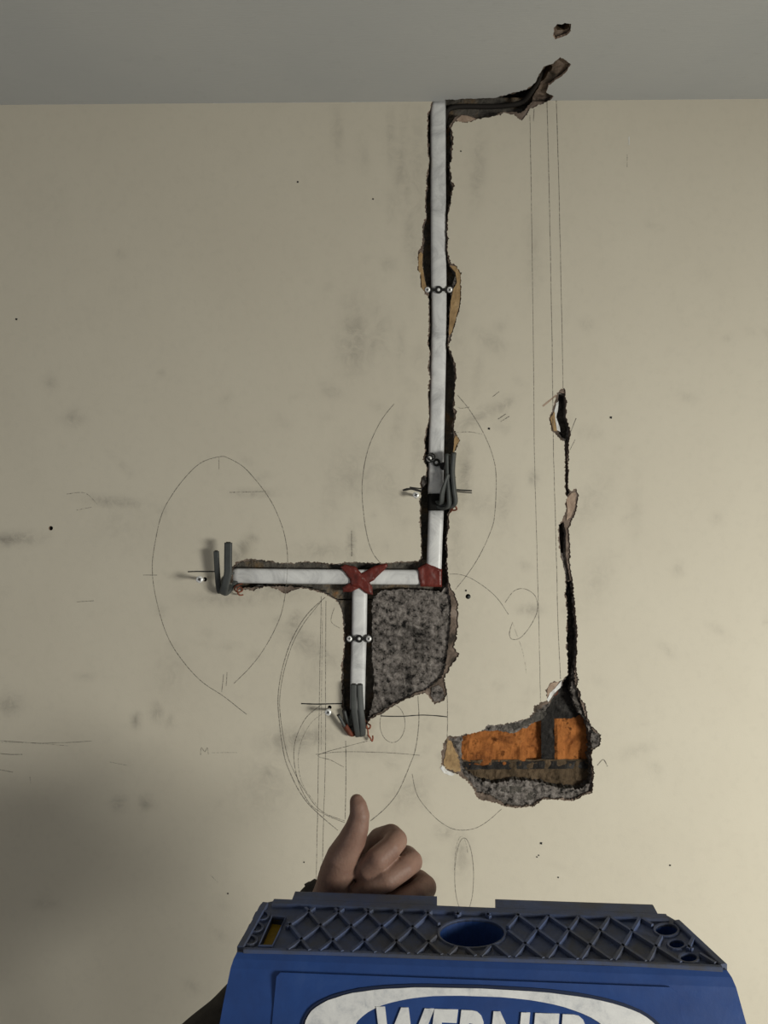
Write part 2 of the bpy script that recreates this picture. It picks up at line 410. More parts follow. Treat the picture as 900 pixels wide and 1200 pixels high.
HOLE_B = [(665, 742), (666.5, 716), (664, 697), (664.5, 682), (670, 682), (672.5, 706.5), (674.5, 732.5), (675.5, 752), (673, 780), (671, 791), (670, 810), (674, 826), (682, 838), (688, 848), (691, 858), (692, 878), (691.5, 890), (693.5, 905),
  (692.5, 920), (683, 926), (660, 926), (640, 921), (620, 917), (600, 916), (577, 920), (558, 914), (546, 904), (541, 892), (540, 876), (542, 864), (560, 858), (578, 857), (600, 861), (612, 858), (624, 849), (637, 843), (643, 830), (652, 815), (660, 803), (666, 791), (666, 771), (665, 758)]
CRACK_B = [[(656, 461), (662.5, 463), (663.5, 489), (667, 503), (664, 514), (659, 512), (655, 505), (653.5, 485)],
           [(656, 616), (660, 612), (662.5, 625), (661.5, 649), (658.5, 648), (657, 634)]]
CRACK_U = [[(655.5, 614), (661, 611), (663.5, 625), (663.5, 650), (666, 664), (668.5, 680), (664, 681), (661, 664), (657.5, 649), (656, 634)], [(655, 459), (662.5, 461), (663.8, 489), (668, 503), (665.2, 526), (665.8, 551), (665, 572), (668, 577), (664, 584), (662.8, 570), (662.8, 537), (661.6, 516), (655, 508), (652, 486)]]
DRILL = [(59.5, 619, 2.6), (548.5, 699, 3.0), (240, 679, 2.6), (487.5, 582, 2.2), (386.3, 829, 2.4)]
def disc(cx, cy, r, n=14): return [(cx + r * math.cos(2 * math.pi * i / n), cy + r * math.sin(2 * math.pi * i / n)) for i in range(n)]
def m2(poly): return [xz(*p) for p in poly]
XW = 2.0
RECT = [(-XW, 0), (XW, 0), (XW, ZC), (-XW, ZC)]

def wall3d(y0): return lambda u, v, d: (u, y0 + d, v)

# dirt: finger marks, dust, smears and painted cable shadows (pixel centre, radii, turn, strength)
DIRT_SHADE = [(415, 395, 18, 42, 0, .34), (470, 190, 7, 55, 5, .26), (480, 270, 8, 40, 0, .22), (458, 160, 5, 30, 0, .3), (87, 490, 11, 9, 0, .36), (135, 588, 34, 6, 4, .42), (12, 632, 34, 7, -4, .55), (300, 578, 28, 4, 0, .42),
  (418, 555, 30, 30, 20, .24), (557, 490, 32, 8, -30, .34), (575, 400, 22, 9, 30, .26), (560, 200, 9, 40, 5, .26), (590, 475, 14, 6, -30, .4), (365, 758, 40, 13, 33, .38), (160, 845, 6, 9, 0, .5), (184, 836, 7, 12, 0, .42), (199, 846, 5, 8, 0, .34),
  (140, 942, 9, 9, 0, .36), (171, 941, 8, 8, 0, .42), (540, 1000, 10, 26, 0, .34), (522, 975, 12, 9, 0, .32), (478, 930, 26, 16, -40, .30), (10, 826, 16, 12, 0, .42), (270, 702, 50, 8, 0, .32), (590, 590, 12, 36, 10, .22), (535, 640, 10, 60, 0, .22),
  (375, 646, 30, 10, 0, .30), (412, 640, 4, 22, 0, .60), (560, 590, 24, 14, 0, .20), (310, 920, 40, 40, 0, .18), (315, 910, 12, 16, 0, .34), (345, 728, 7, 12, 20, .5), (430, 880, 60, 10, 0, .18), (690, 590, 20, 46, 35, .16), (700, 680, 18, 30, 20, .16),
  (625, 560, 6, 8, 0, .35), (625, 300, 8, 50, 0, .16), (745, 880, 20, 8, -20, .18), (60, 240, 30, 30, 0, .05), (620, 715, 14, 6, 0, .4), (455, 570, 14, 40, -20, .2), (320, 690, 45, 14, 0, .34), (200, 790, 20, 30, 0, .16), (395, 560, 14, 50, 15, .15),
  (490, 200, 9, 80, 0, .20), (535, 400, 14, 90, 0, .12), (485, 300, 7, 40, 0, .22), (515, 720, 60, 90, 0, .08), (440, 830, 90, 60, 0, .10), (300, 770, 10, 6, 0, .2), (600, 880, 90, 60, 0, .05), (150, 620, 60, 30, 0, .10), (745, 590, 8, 40, 0, .12), (365, 790, 14, 40, 0, .2), (281, 648, 7, 20, 35, .55), (296, 632, 6, 6, 0, .4), (545, 556, 7, 34, 4, .50), (350, 866, 44, 14, -8, .45)]  # last entries paint the cable shadows into the wall colour
rs = random.Random(12)
for _ in range(150):
    if rs.random() < .75: cx, cy = rs.gauss(470, 150), rs.gauss(700, 190)
    else: cx, cy = rs.uniform(0, 900), rs.uniform(300, 1150)
    DIRT_SHADE.append((cx, cy, rs.uniform(4, 15), rs.uniform(2.5, 9), rs.uniform(-50, 50), rs.uniform(.07, .22)))
for _ in range(26): DIRT_SHADE.append((rs.gauss(500, 35), rs.uniform(150, 560), rs.uniform(3, 8), rs.uniform(14, 40), rs.uniform(-12, 12), rs.uniform(.10, .24)))
dA = np.array(DIRT_SHADE, float)
def dirt_shade_at(V):
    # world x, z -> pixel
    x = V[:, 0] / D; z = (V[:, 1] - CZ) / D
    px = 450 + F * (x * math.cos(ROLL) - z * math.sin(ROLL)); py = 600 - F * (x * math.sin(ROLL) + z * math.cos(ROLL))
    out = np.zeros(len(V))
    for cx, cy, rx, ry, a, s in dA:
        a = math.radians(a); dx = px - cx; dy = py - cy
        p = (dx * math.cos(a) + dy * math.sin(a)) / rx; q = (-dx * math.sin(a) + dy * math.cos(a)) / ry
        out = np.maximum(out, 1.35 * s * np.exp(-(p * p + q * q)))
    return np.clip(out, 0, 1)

# ------------------------------------------------------------------ wall
drills = [m2(disc(*d)) for d in DRILL]
P_holes = [m2(jag(CHASE_P, 1.35, 1.1, 1)), m2(jag(HOLE_P, 1.5, 1.1, 2))] + drills
x0, z0 = xz(-12, 1212); x1, z1 = xz(912, 108)
vv, ff, nf, V2 = sheet(RECT, P_holes, wall3d(D), 0.0022, grid=[(x0, x1, z0, ZC - .003, .0065), (-1.9, 1.9, .05, z0, .12), (-1.9, x0, z0, 2.3, .12), (x1, 1.9, z0, 2.3, .12)], rim_rough=.0004)
me = mesh_from(vv, ff)
d = np.zeros(len(vv), np.float32); d[:nf] = dirt_shade_at(V2)
a = me.attributes.new('dirt_shade', 'FLOAT', 'POINT'); a.data.foreach_set('value', d)
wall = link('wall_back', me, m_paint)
me.materials.append(m_skim)
mi = [0] * len(ff)
for k, f in enumerate(ff):
    if max(f) >= nf: mi[k] = 1
me.polygons.foreach_set('material_index', mi)
tag(wall, 'cream painted plaster wall with chased out cable channels', kind='structure')

def layer(name, holes, y0, depth, material, bumpf=None, grid=None, rough=.001, rings=2):
    v_, f_, n_, _ = sheet(RECT, holes, wall3d(y0), depth, grid=grid, bump=bumpf, rim_rough=rough, rim_rings=rings)
    o = link(name, mesh_from(v_, f_), material, wall); return o
bb = lambda pts: (min(p[0] for p in pts), max(p[0] for p in pts), min(p[1] for p in pts), max(p[1] for p in pts))
gP = [bb(P_holes[0]) , bb(P_holes[1])]
U_holes = [m2(jag(CHASE_U, 1.3, 1.3, 3)), m2(jag(HOLE_U, 1.6, 1.3, 4))] + [m2(jag(h, .6, 2, 5)) for h in CRACK_U] + [m2(disc(*q)) for q in DRILL]
layer('undercoat_plaster', U_holes, D + .0022, .0035, m_under, lambda u, v: .0007 * n3(u * 120, v * 120), [(*gP[0], .008), (*gP[1], .006)], .0005, 1)
# the bare grey render right of the lower conduit and round the brick hole is lumpy
B_holes = [m2(jag(CHASE_B, 1.5, 1.5, 6)), m2(jag(HOLE_B, 2.0, 1.5, 7))] + [m2(jag(h, .6, 2, 8)) for h in CRACK_B] + [m2(disc(*q)) for q in DRILL]
pg = [xz(434, 842), xz(532, 688)]; hg = [xz(512, 950), xz(708, 780)]
def lump(u, v):
    return .0022 * (n3(u * 70, v * 70, 2) + .6 * n3(u * 190, v * 190, 7) + .5 * n3(u * 420, v * 420, 9)) + .001
ren = layer('grey_render_coat', B_holes, D + .0055, .021, m_grey, lump, [(pg[0][0], pg[1][0], pg[0][1], pg[1][1], .0022), (hg[0][0], hg[1][0], hg[0][1], hg[1][1], .003)], .0018, 3)
ren['kind'] = 'stuff'
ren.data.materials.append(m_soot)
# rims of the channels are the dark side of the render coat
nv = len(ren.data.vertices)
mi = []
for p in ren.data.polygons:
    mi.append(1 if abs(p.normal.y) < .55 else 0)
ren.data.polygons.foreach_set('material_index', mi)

# masonry core behind the channels
def core_patch(name, px0, py0, px1, py1, off, material, step, amp, fr=60):
    p, q = W(px0, py1, 0), W(px1, py0, 0)
    nx = max(2, int((q.x - p.x) / step)); nz = max(2, int((q.z - p.z) / step)); v_ = []; f_ = []
    for j in range(nz + 1):
        for i in range(nx + 1):
            x = p.x + (q.x - p.x) * i / nx; z = p.z + (q.z - p.z) * j / nz
            v_.append((x, D + off + amp * (n3(x * fr, z * fr, 3) + .6 * n3(x * fr * 2.7, z * fr * 2.7, 8)), z))
    for j in range(nz):
        for i in range(nx):
            k = j * (nx + 1) + i; f_.append((k, k + 1, k + nx + 2, k + nx + 1))
    return link(name, mesh_from(v_, f_), material, wall)
core_patch('channel_back', 484, 104, 660, 160, .0225, m_core, .004, .0025)
core_patch('channel_back', 484, 160, 548, 640, .0215, m_core, .004, .003)
core_patch('channel_back', 262, 640, 548, 705, .0215, m_core, .004, .003)
core_patch('channel_back', 390, 705, 446, 866, .0215, m_core, .004, .003)
core_patch('channel_back', 636, 445, 685, 800, .020, m_soot, .004, .004)
bm = bmesh.new(); bmesh.ops.create_cube(bm, size=1)
bmesh.ops.scale(bm, vec=(2 * XW, .10, ZC), verts=bm.verts); bmesh.ops.translate(bm, vec=(0, D + .115, ZC / 2), verts=bm.verts)
link('masonry_core', bm_mesh(bm), m_soot, wall)

# the bricks in the lower right hole
def brick(px0, py0, px1, py1, off, material, seed, step_px=None, amp=.0042, depth=.06):
    p, q = W(px0, py1, off), W(px1, py0, off); st = .004
    nx = max(3, int((q.x - p.x) / st)); nz = max(3, int((q.z - p.z) / st)); v_ = []; f_ = []
    for j in range(nz + 1):
        for i in range(nx + 1):
            x = p.x + (q.x - p.x) * i / nx; z = p.z + (q.z - p.z) * j / nz
            e = min(i, nx - i, j, nz - j)
            y = D + off + amp * (n3(x * 45, z * 45, seed) + .6 * n3(x * 130, z * 130, seed)) + (.003 if e == 0 else 0)
            if step_px:
                xe = W(step_px, 880, off).x + .006 * n3(z * 60, seed, 1)
                y += .009 / (1 + math.exp(-(x - xe) / .0012))
            v_.append((x, y, z))
    for j in range(nz):
        for i in range(nx):
            k = j * (nx + 1) + i; f_.append((k, k + 1, k + nx + 2, k + nx + 1))
    n0 = len(v_)
    ring = [i for i in range(nx + 1)] + [j * (nx + 1) + nx for j in range(1, nz + 1)] + [nz * (nx + 1) + i for i in range(nx - 1, -1, -1)] + [j * (nx + 1) for j in range(nz - 1, 0, -1)]
    for i in ring: v_.append((v_[i][0], D + off + depth, v_[i][2]))
    for k in range(len(ring)):
        a_, b_ = ring[k], ring[(k + 1) % len(ring)]
        f_.append((b_, a_, n0 + k, n0 + (k + 1) % len(ring)))
    f_.append(tuple(range(n0, n0 + len(ring)))[::-1])
    return link('brick', mesh_from(v_, f_), material, wall)
brick(500, 843, 640, 899, .020, m_brick, 1.0, 616)
brick(650, 838, 742, 899, .0205, m_brick, 4.0)
brick(470, 908, 590, 966, .019, m_bed, 7.0)
brick(598, 908, 742, 966, .021, m_bed, 9.0)
core_patch('mortar_bed', 500, 894, 742, 921, .0185, m_bed, .0025, .0035, 70)
core_patch('mortar_bed', 500, 896, 742, 907, .0178, m_blackm, .0025, .0030, 80)
core_patch('mortar_joint', 638, 800, 653, 899, .0215, m_blackm, .003, .003, 90)
core_patch('mortar_bed', 500, 790, 742, 848, .022, m_blackm, .003, .004, 70)

# loose lumps of plaster left on the edges
def chip(name, poly, off0, off1, material, amp=.6):
    P = [xz(*p) for p in jag(poly, amp, 2, 11)]
    gx0, gx1, gz0, gz1 = bb(P)
    v_, f_, *_ = sheet(P, [], wall3d(D + off0), off1 - off0, grid=[(gx0, gx1, gz0, gz1, .003)], bump=lambda u, v: .0012 * n3(u * 200, v * 200, 4), border_rim=True, back=True)
    return link(name, mesh_from(v_, f_), material, wall)
chip('plaster_lump', [(655, 470), (654, 480), (652, 489), (655, 497), (657, 506), (653, 504), (651, 492), (650, 481), (652, 472)], .001, .012, m_white_pl, .3)
chip('plaster_lump', [(659, 797), (657, 806), (650, 812), (646, 818), (643, 823), (641, 820), (645, 812), (651, 806)], .001, .012, m_white_pl, .3)
chip('plaster_lump', [(518, 897), (524, 903), (533, 907), (530, 909), (520, 906), (516, 900)], -.0006, .008, m_white_pl, .3)
chip('plaster_lump', [(656, 808), (655, 815), (650, 818), (646, 820), (649, 813), (653, 809)], .008, .02, m_redcore, .3)
chip('plaster_lump', [(567, 851), (577, 849), (584, 852), (583, 856), (572, 857), (566, 856)], .001, .014, m_grey, .4)
chip('plaster_lump', [(694, 857), (702, 861), (703, 872), (695, 878), (692, 868)], .001, .014, m_grey, .4)
chip('plaster_lump', [(612, 848), (626, 838), (638, 832), (642, 838), (636, 845), (620, 850), (600, 859), (590, 855), (596, 850)], .006, .020, m_soot, .8)
chip('plaster_lump', [(572, 926), (590, 923), (612, 924), (630, 927), (634, 934), (624, 942), (606, 945), (590, 942), (578, 936)], .007, .022, m_soot, .8)
chip('plaster_lump', [(506, 806), (514, 803), (519, 808), (521, 816), (516, 822), (509, 822), (505, 815)], .0005, .010, m_grey, .5)
chip('plaster_lump', [(495, 560), (499, 557), (500, 566), (496, 571), (494, 567)], .0, .016, m_grey, .3)
chip('plaster_lump', [(533, 325), (536, 318), (537, 335), (532, 344), (529, 339)], .002, .012, m_grey, .4)
chip('plaster_lump', [(664, 584), (670, 578), (675, 577), (674, 594), (669, 606), (664, 610), (665, 598)], .0012, .008, m_skim, .4)

chip('plaster_lump', [(527, 311), (535, 312), (539.5, 321), (539.5, 346), (538, 359), (535.5, 370), (529, 390), (526, 393), (527, 370), (528.5, 352), (531, 340), (535.5, 330), (534, 319)], .0010, .0035, m_tan, .4)
chip('plaster_lump', [(490.5, 298), (490.5, 316), (493.5, 323), (494, 337), (498, 341), (500, 338), (497.5, 326), (495, 310), (495.5, 298), (493, 295)], .0010, .0035, m_tan, .4)
chip('plaster_lump', [(534.5, 510), (538.4, 516), (534.5, 523), (532, 531), (531, 531), (532, 522), (532.5, 514)], .0010, .0035, m_tan, .3)
chip('plaster_lump', [(524, 866), (528, 868), (532, 875), (537, 886), (539, 897), (540, 905), (532, 905), (523, 901), (519, 893), (522, 884)], .0012, .0040, m_tan, 1.6)
chip('plaster_lump', [(645, 801), (656, 799), (651, 806), (644, 813), (641, 818), (641.5, 809)], .0010, .0030, m_skim, .4)
chip('plaster_lump', [(535, 140), (541, 134.5), (549, 135.5), (558, 139), (550, 142.5), (538, 142.5)], .0008, .0030, m_skim, .4)
chip('plaster_lump', [(645, 490), (650, 482), (651, 494), (653, 505), (649, 505)], .0008, .0035, m_tan, .3)

# ------------------------------------------------------------------ pencil lines
def smooth_path(pts, n=6):
    P = [Vector((*p, 0)) for p in pts]; out = []
    for i in range(len(P) - 1):
        p0, p1, p2, p3 = P[max(i - 1, 0)], P[i], P[i + 1], P[min(i + 2, len(P) - 1)]
        for s in range(n):
            t = s / n
            out.append(0.5 * ((2 * p1) + (p2 - p0) * t + (2 * p0 - 5 * p1 + 4 * p2 - p3) * t * t + (3 * p1 - p0 - 3 * p2 + p3) * t ** 3))
    out.append(P[-1]); return [(p.x, p.y) for p in out]
def stroke(pts, width=.9, material=None, curve=True, name='pencil_line', par=None, mapper=None):
    Q = smooth_path(pts) if curve and len(pts) > 2 else smooth_path(pts, 5)
    v_ = []; f_ = []; n = len(Q)
    for i, (x, y) in enumerate(Q):
        a_, b_ = Q[max(i - 1, 0)], Q[min(i + 1, n - 1)]
        t = Vector((b_[0] - a_[0], b_[1] - a_[1])); t = t.normalized() if t.length > 0 else Vector((1, 0))
        wd = width * .46 * (1 + .35 * n3(x * .2, y * .2, 3)); nx, ny = -t.y * wd, t.x * wd
        x += .35 * n3(x * .05, y * .05, 8); y += .35 * n3(x * .05, y * .05, 12)
        if mapper: v_ += [mapper(x + nx, y + ny), mapper(x - nx, y - ny)]
        else: v_ += [W(x + nx, y + ny, -.0002), W(x - nx, y - ny, -.0002)]
    for i in range(n - 1): f_.append((2 * i, 2 * i + 1, 2 * i + 3, 2 * i + 2))
    o = link(name, mesh_from(v_, f_), material or m_pen, par or wall); return o
def ell(cx, cy, rx, ry, a0=0, a1=360, n=28): return [(cx + rx * math.cos(math.radians(a0 + (a1 - a0) * i / n)), cy + ry * math.sin(math.radians(a0 + (a1 - a0) * i / n))) for i in range(n + 1)]
S = stroke
S([(289, 837), (262, 816), (235.5, 798), (213, 773), (195.5, 744), (183, 702), (178.5, 668), (181, 640), (190, 602), (205, 575), (222, 554), (238, 541), (258, 535), (268, 537), (285, 547), (300, 563), (318, 588), (331, 618), (337, 652), (334, 698), (326.7, 727), (311, 758), (293, 782), (274, 801)])
S([(462, 473), (446, 494), (432, 525), (425, 560), (425, 590), (429, 622), (436, 646), (445, 659)])
S([(536, 463), (548.6, 478), (567, 508), (578, 536), (581.5, 560), (580, 600), (576, 620), (559, 656.5), (534, 691)])
S([(381, 700), (360, 720), (341, 752), (329, 792), (326, 829), (332, 880), (341, 908), (355, 934), (372, 952.6), (396, 973)], 1.1)
S([(377, 704), (358, 728), (342, 757), (331, 795), (328, 832), (335, 878), (345, 905), (362, 934), (379, 952), (404, 962)], .8)
S([(490, 816), (491, 845), (487, 877), (479, 900), (467, 927), (452, 947), (434, 962)], 1.1)
S([(376, 826), (358, 842), (346, 868), (345, 895), (352, 922), (364, 943), (382, 955), (404, 964)], .9)
S([(381, 834), (364, 848), (352, 872), (350, 900), (357, 924), (372, 944)], .8, m_penl)
S([(376.5, 699), (375, 781), (373.5, 867), (372, 960), (370.5, 1037)], .8)
S([(382, 704), (381.5, 790), (381.5, 883), (379.5, 950), (378, 1010)], .8)
S([(378, 712), (377, 800), (376.5, 880)], .7, m_penl)
S([(405, 868), (405.5, 905), (404.5, 960)], 1.0)
S([(437, 867), (405, 875), (373, 885), (388, 891), (403, 899)], .8, None, False)
S([(370, 884), (403, 881), (450, 882), (492, 885)], .8)
S(ell(460, 848, 14.5, 22), .8)
S([(446, 839), (470, 839.5), (497, 838), (524, 840)], 1.3, m_penb)
S([(524, 815), (524.5, 840), (524, 869)], 1.0)
S([(527, 673), (540, 673.5), (556, 680), (579, 697), (596, 720)], .8)
S([(483, 907), (489, 932), (506, 954), (520, 966), (536, 972.5), (556, 971), (572, 962), (588, 948)], .8)
S([(601, 729), (597, 742), (600, 749), (610, 747), (622.5, 732), (630, 714), (627, 698), (614, 690), (602, 693), (592, 706)], .9)
S([(601, 730), (606, 745), (613, 765), (617, 790)], .6, m_penl)
S([(621, 135), (623, 250), (625, 400), (626.4, 531), (629, 635), (631.6, 732), (633.5, 822)], .75)
S([(641, 119), (643.5, 220), (645.5, 320), (647.5, 440), (648.5, 520), (651.7, 635), (654, 732), (657, 796)], .9)
S([(652, 117), (655, 220), (657.5, 330), (660, 455)], .9)
S([(626, 128), (625, 142)], 1.0)
S(ell(544, 1026, 11, 44), .8); S(ell(541, 1020, 8.5, 40, 180, 330, 14), .6, m_penl)
S([(168, 674), (184, 674)], .8); S([(256.5, 536), (256.5, 550)], .7); S([(90, 705.5), (110, 704)], .7)
S([(220, 670), (235, 669.6), (254, 669.8)], 1.5, m_penb)
S([(353, 824.5), (375, 825), (401, 824.5)], 1.6, m_penb)
S([(472, 574.5), (482, 573), (494, 576)], 2.8, m_penb); S([(480, 571), (495, 573)], 1.8, m_penb)
S([(534, 574), (553, 575)], 2.0, m_penb); S([(535, 576), (553, 577.5)], 1.4, m_penb)
S([(0, 868), (50, 871), (108, 868.5)], .7); S([(0, 870), (40, 871), (80, 874)], .5, m_penl); S([(0, 883), (12, 884), (26, 884)], .9); S([(0, 902), (15, 905)], .9)
S([(235, 885), (236, 876), (240, 881), (243, 876), (244, 884)], .7, None, False); S([(248, 882), (278, 882)], .6, m_penl)
S([(266, 788), (265, 804)], .8); S([(262, 790), (260, 811)], .8); S([(128, 893), (150, 897)], .8, m_penl)
S([(78, 579), (100, 578), (115, 592)], .8, m_penl); S([(269, 577), (312, 576)], 1.2, m_penl); S([(90, 598), (108, 594)], .9, m_penl)
S([(412, 622), (412, 652)], 1.0); S([(536, 477), (541, 478.5), (550, 477)], .8); S([(527, 508), (548, 506), (565, 509)], .9, m_penl)
S([(577, 465), (585, 459)], 1.0); S([(584, 491), (593, 485)], 1.3); S([(587, 494), (597, 488)], 1.0); S([(668, 508), (675, 490)], 1.1); S([(668, 527), (674, 515)], .8)
S([(636, 476), (646, 468), (652, 463)], 2.2, m_skim); S([(392, 712), (388, 728), (398, 736)], .7); S([(700, 897), (707, 890), (712, 898)], 1.2)
S([(737, 160), (737, 170)], 1.0, m_white_pl, name='paint_scratch'); S([(735, 181), (735, 196)], .8, m_penl)
S([(246, 1025), (255, 1034)], .7, m_penl); S([(35, 910), (36, 918)], .7, m_penl); S([(527, 862), (520, 880)], .6, m_penl)
for (x, y, r) in [(19, 374, 1.2), (267, 1047, 1.0), (573, 502, 1.3), (356, 1010, .8), (437, 233, .9), (540, 177, .9), (349, 213, 1.0), (716, 489, 1.3), (631, 1002, .8), (634, 988, 1.4), (654, 1028, .9), (629, 1004, .8), (785, 1014, 1.0), (546, 692, 1.0)]:
    S([(x - r, y), (x + r, y + .4)], 2 * r, m_penb, name='paint_speck')
# hairline along the ceiling
for k, (a_, b_, c_) in enumerate([(0, 40, 0), (45, 110, 1), (120, 132, 0), (180, 245, 0), (250, 385, 1), (395, 412, 0), (412, 455, 1), (440, 505, 0), (645, 690, 0), (695, 745, 0), (752, 762, 0), (770, 790, 0), (795, 870, 1), (860, 905, 0)]):
    yy = lambda x: 122.3 - 7.1 * x / 900 + .4 * n3(x * .05, 3)
    S([(a_, yy(a_)), ((a_ + b_) / 2, yy((a_ + b_) / 2)), (b_, yy(b_))], 1.5 if c_ else 1.0, m_white_pl if c_ else m_penl, name='ceiling_edge_crack')

# ------------------------------------------------------------------ ceiling and floor
G_P = [(515, 136), (521.7, 117), (548, 115.5), (578, 115), (597, 110), (617, 105), (627, 97), (632, 87), (637, 78), (648, 74), (657, 66.7), (669, 75), (663, 85), (653, 93), (643, 100), (640, 108), (649, 113), (642, 121), (630, 136)]
G_U = [(515, 136), (522, 119), (548, 117), (578, 117.5), (600, 114), (619, 108), (629, 99), (634, 89), (640, 80), (646, 79), (648, 84), (641, 93), (634, 101), (630, 109), (624, 118), (620, 136)]
CH_P = [(649, 33), (653, 28), (658, 29), (662, 27), (669, 28), (669, 36), (664, 42), (657, 44), (651, 46), (648, 42)]
CH_U = [(650, 34), (654, 30), (660, 31), (667, 31), (667, 36), (661, 40), (653, 40)]
def mc(poly): return [onceil(*p) for p in poly]
def clip_wall(P): return [(x, min(y, D + .2)) for x, y in P]
CR = [(-XW, -1.6), (XW, -1.6), (XW, D), (-XW, D)]
def ceil3d(z0): return lambda u, v, d: (u, v, z0 + d)
def flip(f): return [tuple(reversed(t)) for t in f]
gp = mc(jag(G_P, .8, 1.6, 21)); cp = mc(jag(CH_P, .6, 1.6, 22))
v_, f_, n_, _ = sheet(CR, [gp, cp], ceil3d(ZC), .003, rim_rough=.0004)
ceil = link('ceiling', mesh_from(v_, flip(f_)), m_ceil); tag(ceil, 'pale grey painted ceiling with a gouge above the channel', kind='structure')
ceil.data.materials.append(m_skim); ceil.data.polygons.foreach_set('material_index', [1 if max(t) >= n_ else 0 for t in f_])
CR2 = [(-XW, -1.6), (XW, -1.6), (XW, D + .03), (-XW, D + .03)]
gu = mc(jag(G_U, .9, 1.6, 23)); cu = mc(jag(CH_U, .6, 1.6, 24)); e0, e1, e2, e3 = bb(gp)
v_, f_, n_, _ = sheet(CR2, [gu, cu], ceil3d(ZC + .003), .030, grid=[(e0, e1, e2, min(e3, D + .02), .004)], bump=lambda u, v: .003 * n3(u * 90, v * 90, 5) + .002, rim_rough=.003, rim_rings=3)
cu_o = link('ceiling_board_core', mesh_from(v_, flip(f_)), m_under, ceil); cu_o.data.materials.append(m_bed)
cu_o.data.polygons.foreach_set('material_index', [1 if max(t) >= n_ else 0 for t in f_])
bm = bmesh.new(); bmesh.ops.create_cube(bm, size=1); bmesh.ops.scale(bm, vec=(2 * XW, D + 1.7, .1), verts=bm.verts); bmesh.ops.translate(bm, vec=(0, (D - 1.5) / 2, ZC + .083), verts=bm.verts)
link('ceiling_void', bm_mesh(bm), m_soot, ceil)
bm = bmesh.new(); bmesh.ops.create_cube(bm, size=1); bmesh.ops.scale(bm, vec=(2 * XW, D + 1.7, .1), verts=bm.verts); bmesh.ops.translate(bm, vec=(0, (D - 1.5) / 2, -.05), verts=bm.verts)
fl = link('floor', bm_mesh(bm), m_floor); tag(fl, kind='structure')

# ------------------------------------------------------------------ conduit
PXM = D / F                                    # metres per wall pixel
def conduit(name, pts, half_w, off, label, half_d=.0065):
    P = [W(x, y, off) for x, y in pts]
    v_ = []; f_ = []; seg = 20; n = 10; Q = []
    for i in range(len(P) - 1):
        for s in range(n): Q.append(P[i].lerp(P[i + 1], s / n))
    Q.append(P[-1])
    for ring_r in (1.0, .86):
        for i, p in enumerate(Q):
            t = (Q[min(i + 1, len(Q) - 1)] - Q[max(i - 1, 0)]).normalized(); b = Vector((0, -1, 0)); a_ = t.cross(b).normalized()
            for k in range(seg):
                th = 2 * math.pi * k / seg; c, s = math.cos(th), math.sin(th)
                c = math.copysign(abs(c) ** .65, c); s = math.copysign(abs(s) ** .75, s)
                v_.append(p + a_ * (c * (half_w - (1 - ring_r) * .008)) + b * (s * (half_d - (1 - ring_r) * .008)))
    m_ = len(Q) * seg
    for i in range(len(Q) - 1):
        for k in range(seg):
            a0 = i * seg + k; a1 = i * seg + (k + 1) % seg
            f_.append((a0, a1, a1 + seg, a0 + seg)); f_.append((m_ + a1, m_ + a0, m_ + a0 + seg, m_ + a1 + seg))
    for e in (0, (len(Q) - 1) * seg):
        for k in range(seg):
            a0 = e + k; a1 = e + (k + 1) % seg; f_.append((a1, a0, m_ + a0, m_ + a1))
    me_ = mesh_from(v_, f_, True)
    bm_ = bmesh.new(); bm_.from_mesh(me_); bmesh.ops.recalc_face_normals(bm_, faces=bm_.faces); bm_.to_mesh(me_); bm_.free()
    me_.polygons.foreach_set('use_smooth', [True] * len(me_.polygons))
    o = link(name, me_, m_conduit); tag(o, label, 'conduit'); return o
HW = 9.1 * PXM
conduit('oval_conduit', [(513.2, 119), (513.5, 200), (514, 300), (514.5, 380), (512.8, 460), (511, 540), (510.5, 580)], HW, .0095, 'long white oval conduit dropping from the ceiling down the channel')
conduit('oval_conduit', [(511.3, 597), (509.5, 640), (508.3, 672)], HW * .98, .0095, 'short white oval conduit piece between black band and red corner tape')
conduit('oval_conduit', [(272, 674.5), (350, 675.5), (420, 676), (503, 676.5)], HW * .98, .0105, 'horizontal white oval conduit with red tape cross on it')
conduit('oval_conduit', [(421.7, 688), (421, 740), (419.5, 790), (418.8, 831)], HW * .98, .0105, 'white oval conduit dropping below the red tape cross beside grey render')
# added black band standing in for the dark opening between the conduits
v_, f_ = tube([W(511, y, .0085) for y in (578.5, 580, 586, 592, 597, 598.5)], [.0115, .0128, .0125, .0127, .0128, .0115], 20, .62, up=Vector((1, 0, 0)))
o = link('gap_band', mesh_from(v_, f_, True), m_gapblk); tag(o, 'added black band for the dark opening between long and short conduits', 'tape')

# red tape: patches that hug the conduit
def tape(poly, base_off, seed, edge=.006):
    P = [xz(*p) for p in jag(poly, .35, 3, seed)]; g = bb(P); A = np.array(P)
    def bf(u, v):
        # distance to the outline: the tape turns back over its edge
        q = A; r = np.roll(A, -1, axis=0); e = r - q; w_ = np.array((u, v)) - q
        t = np.clip((w_ * e).sum(1) / np.maximum((e * e).sum(1), 1e-12), 0, 1); dd = np.sqrt(((w_ - e * t[:, None]) ** 2).sum(1)).min()
        k = max(0, 1 - dd / .004)
        return .0025 * k * k + .0011 * n3(u * 110, v * 70, seed) + .0003 * n3(u * 260, v * 200, seed + 2)
    v_, f_, *_ = sheet(P, [], wall3d(D + base_off), edge, grid=[(*g, .002)], bump=bf, border_rim=True, back=True)
    me_ = mesh_from(v_, f_); return me_
o = link('red_corner_tape', tape([(490, 666.5), (500, 660.5), (518, 667.5), (518, 688), (493, 687.5), (491, 678)], .0005, 31, .016), m_redtape)
tag(o, 'red tape wrapped round the corner where the conduits meet', 'tape')
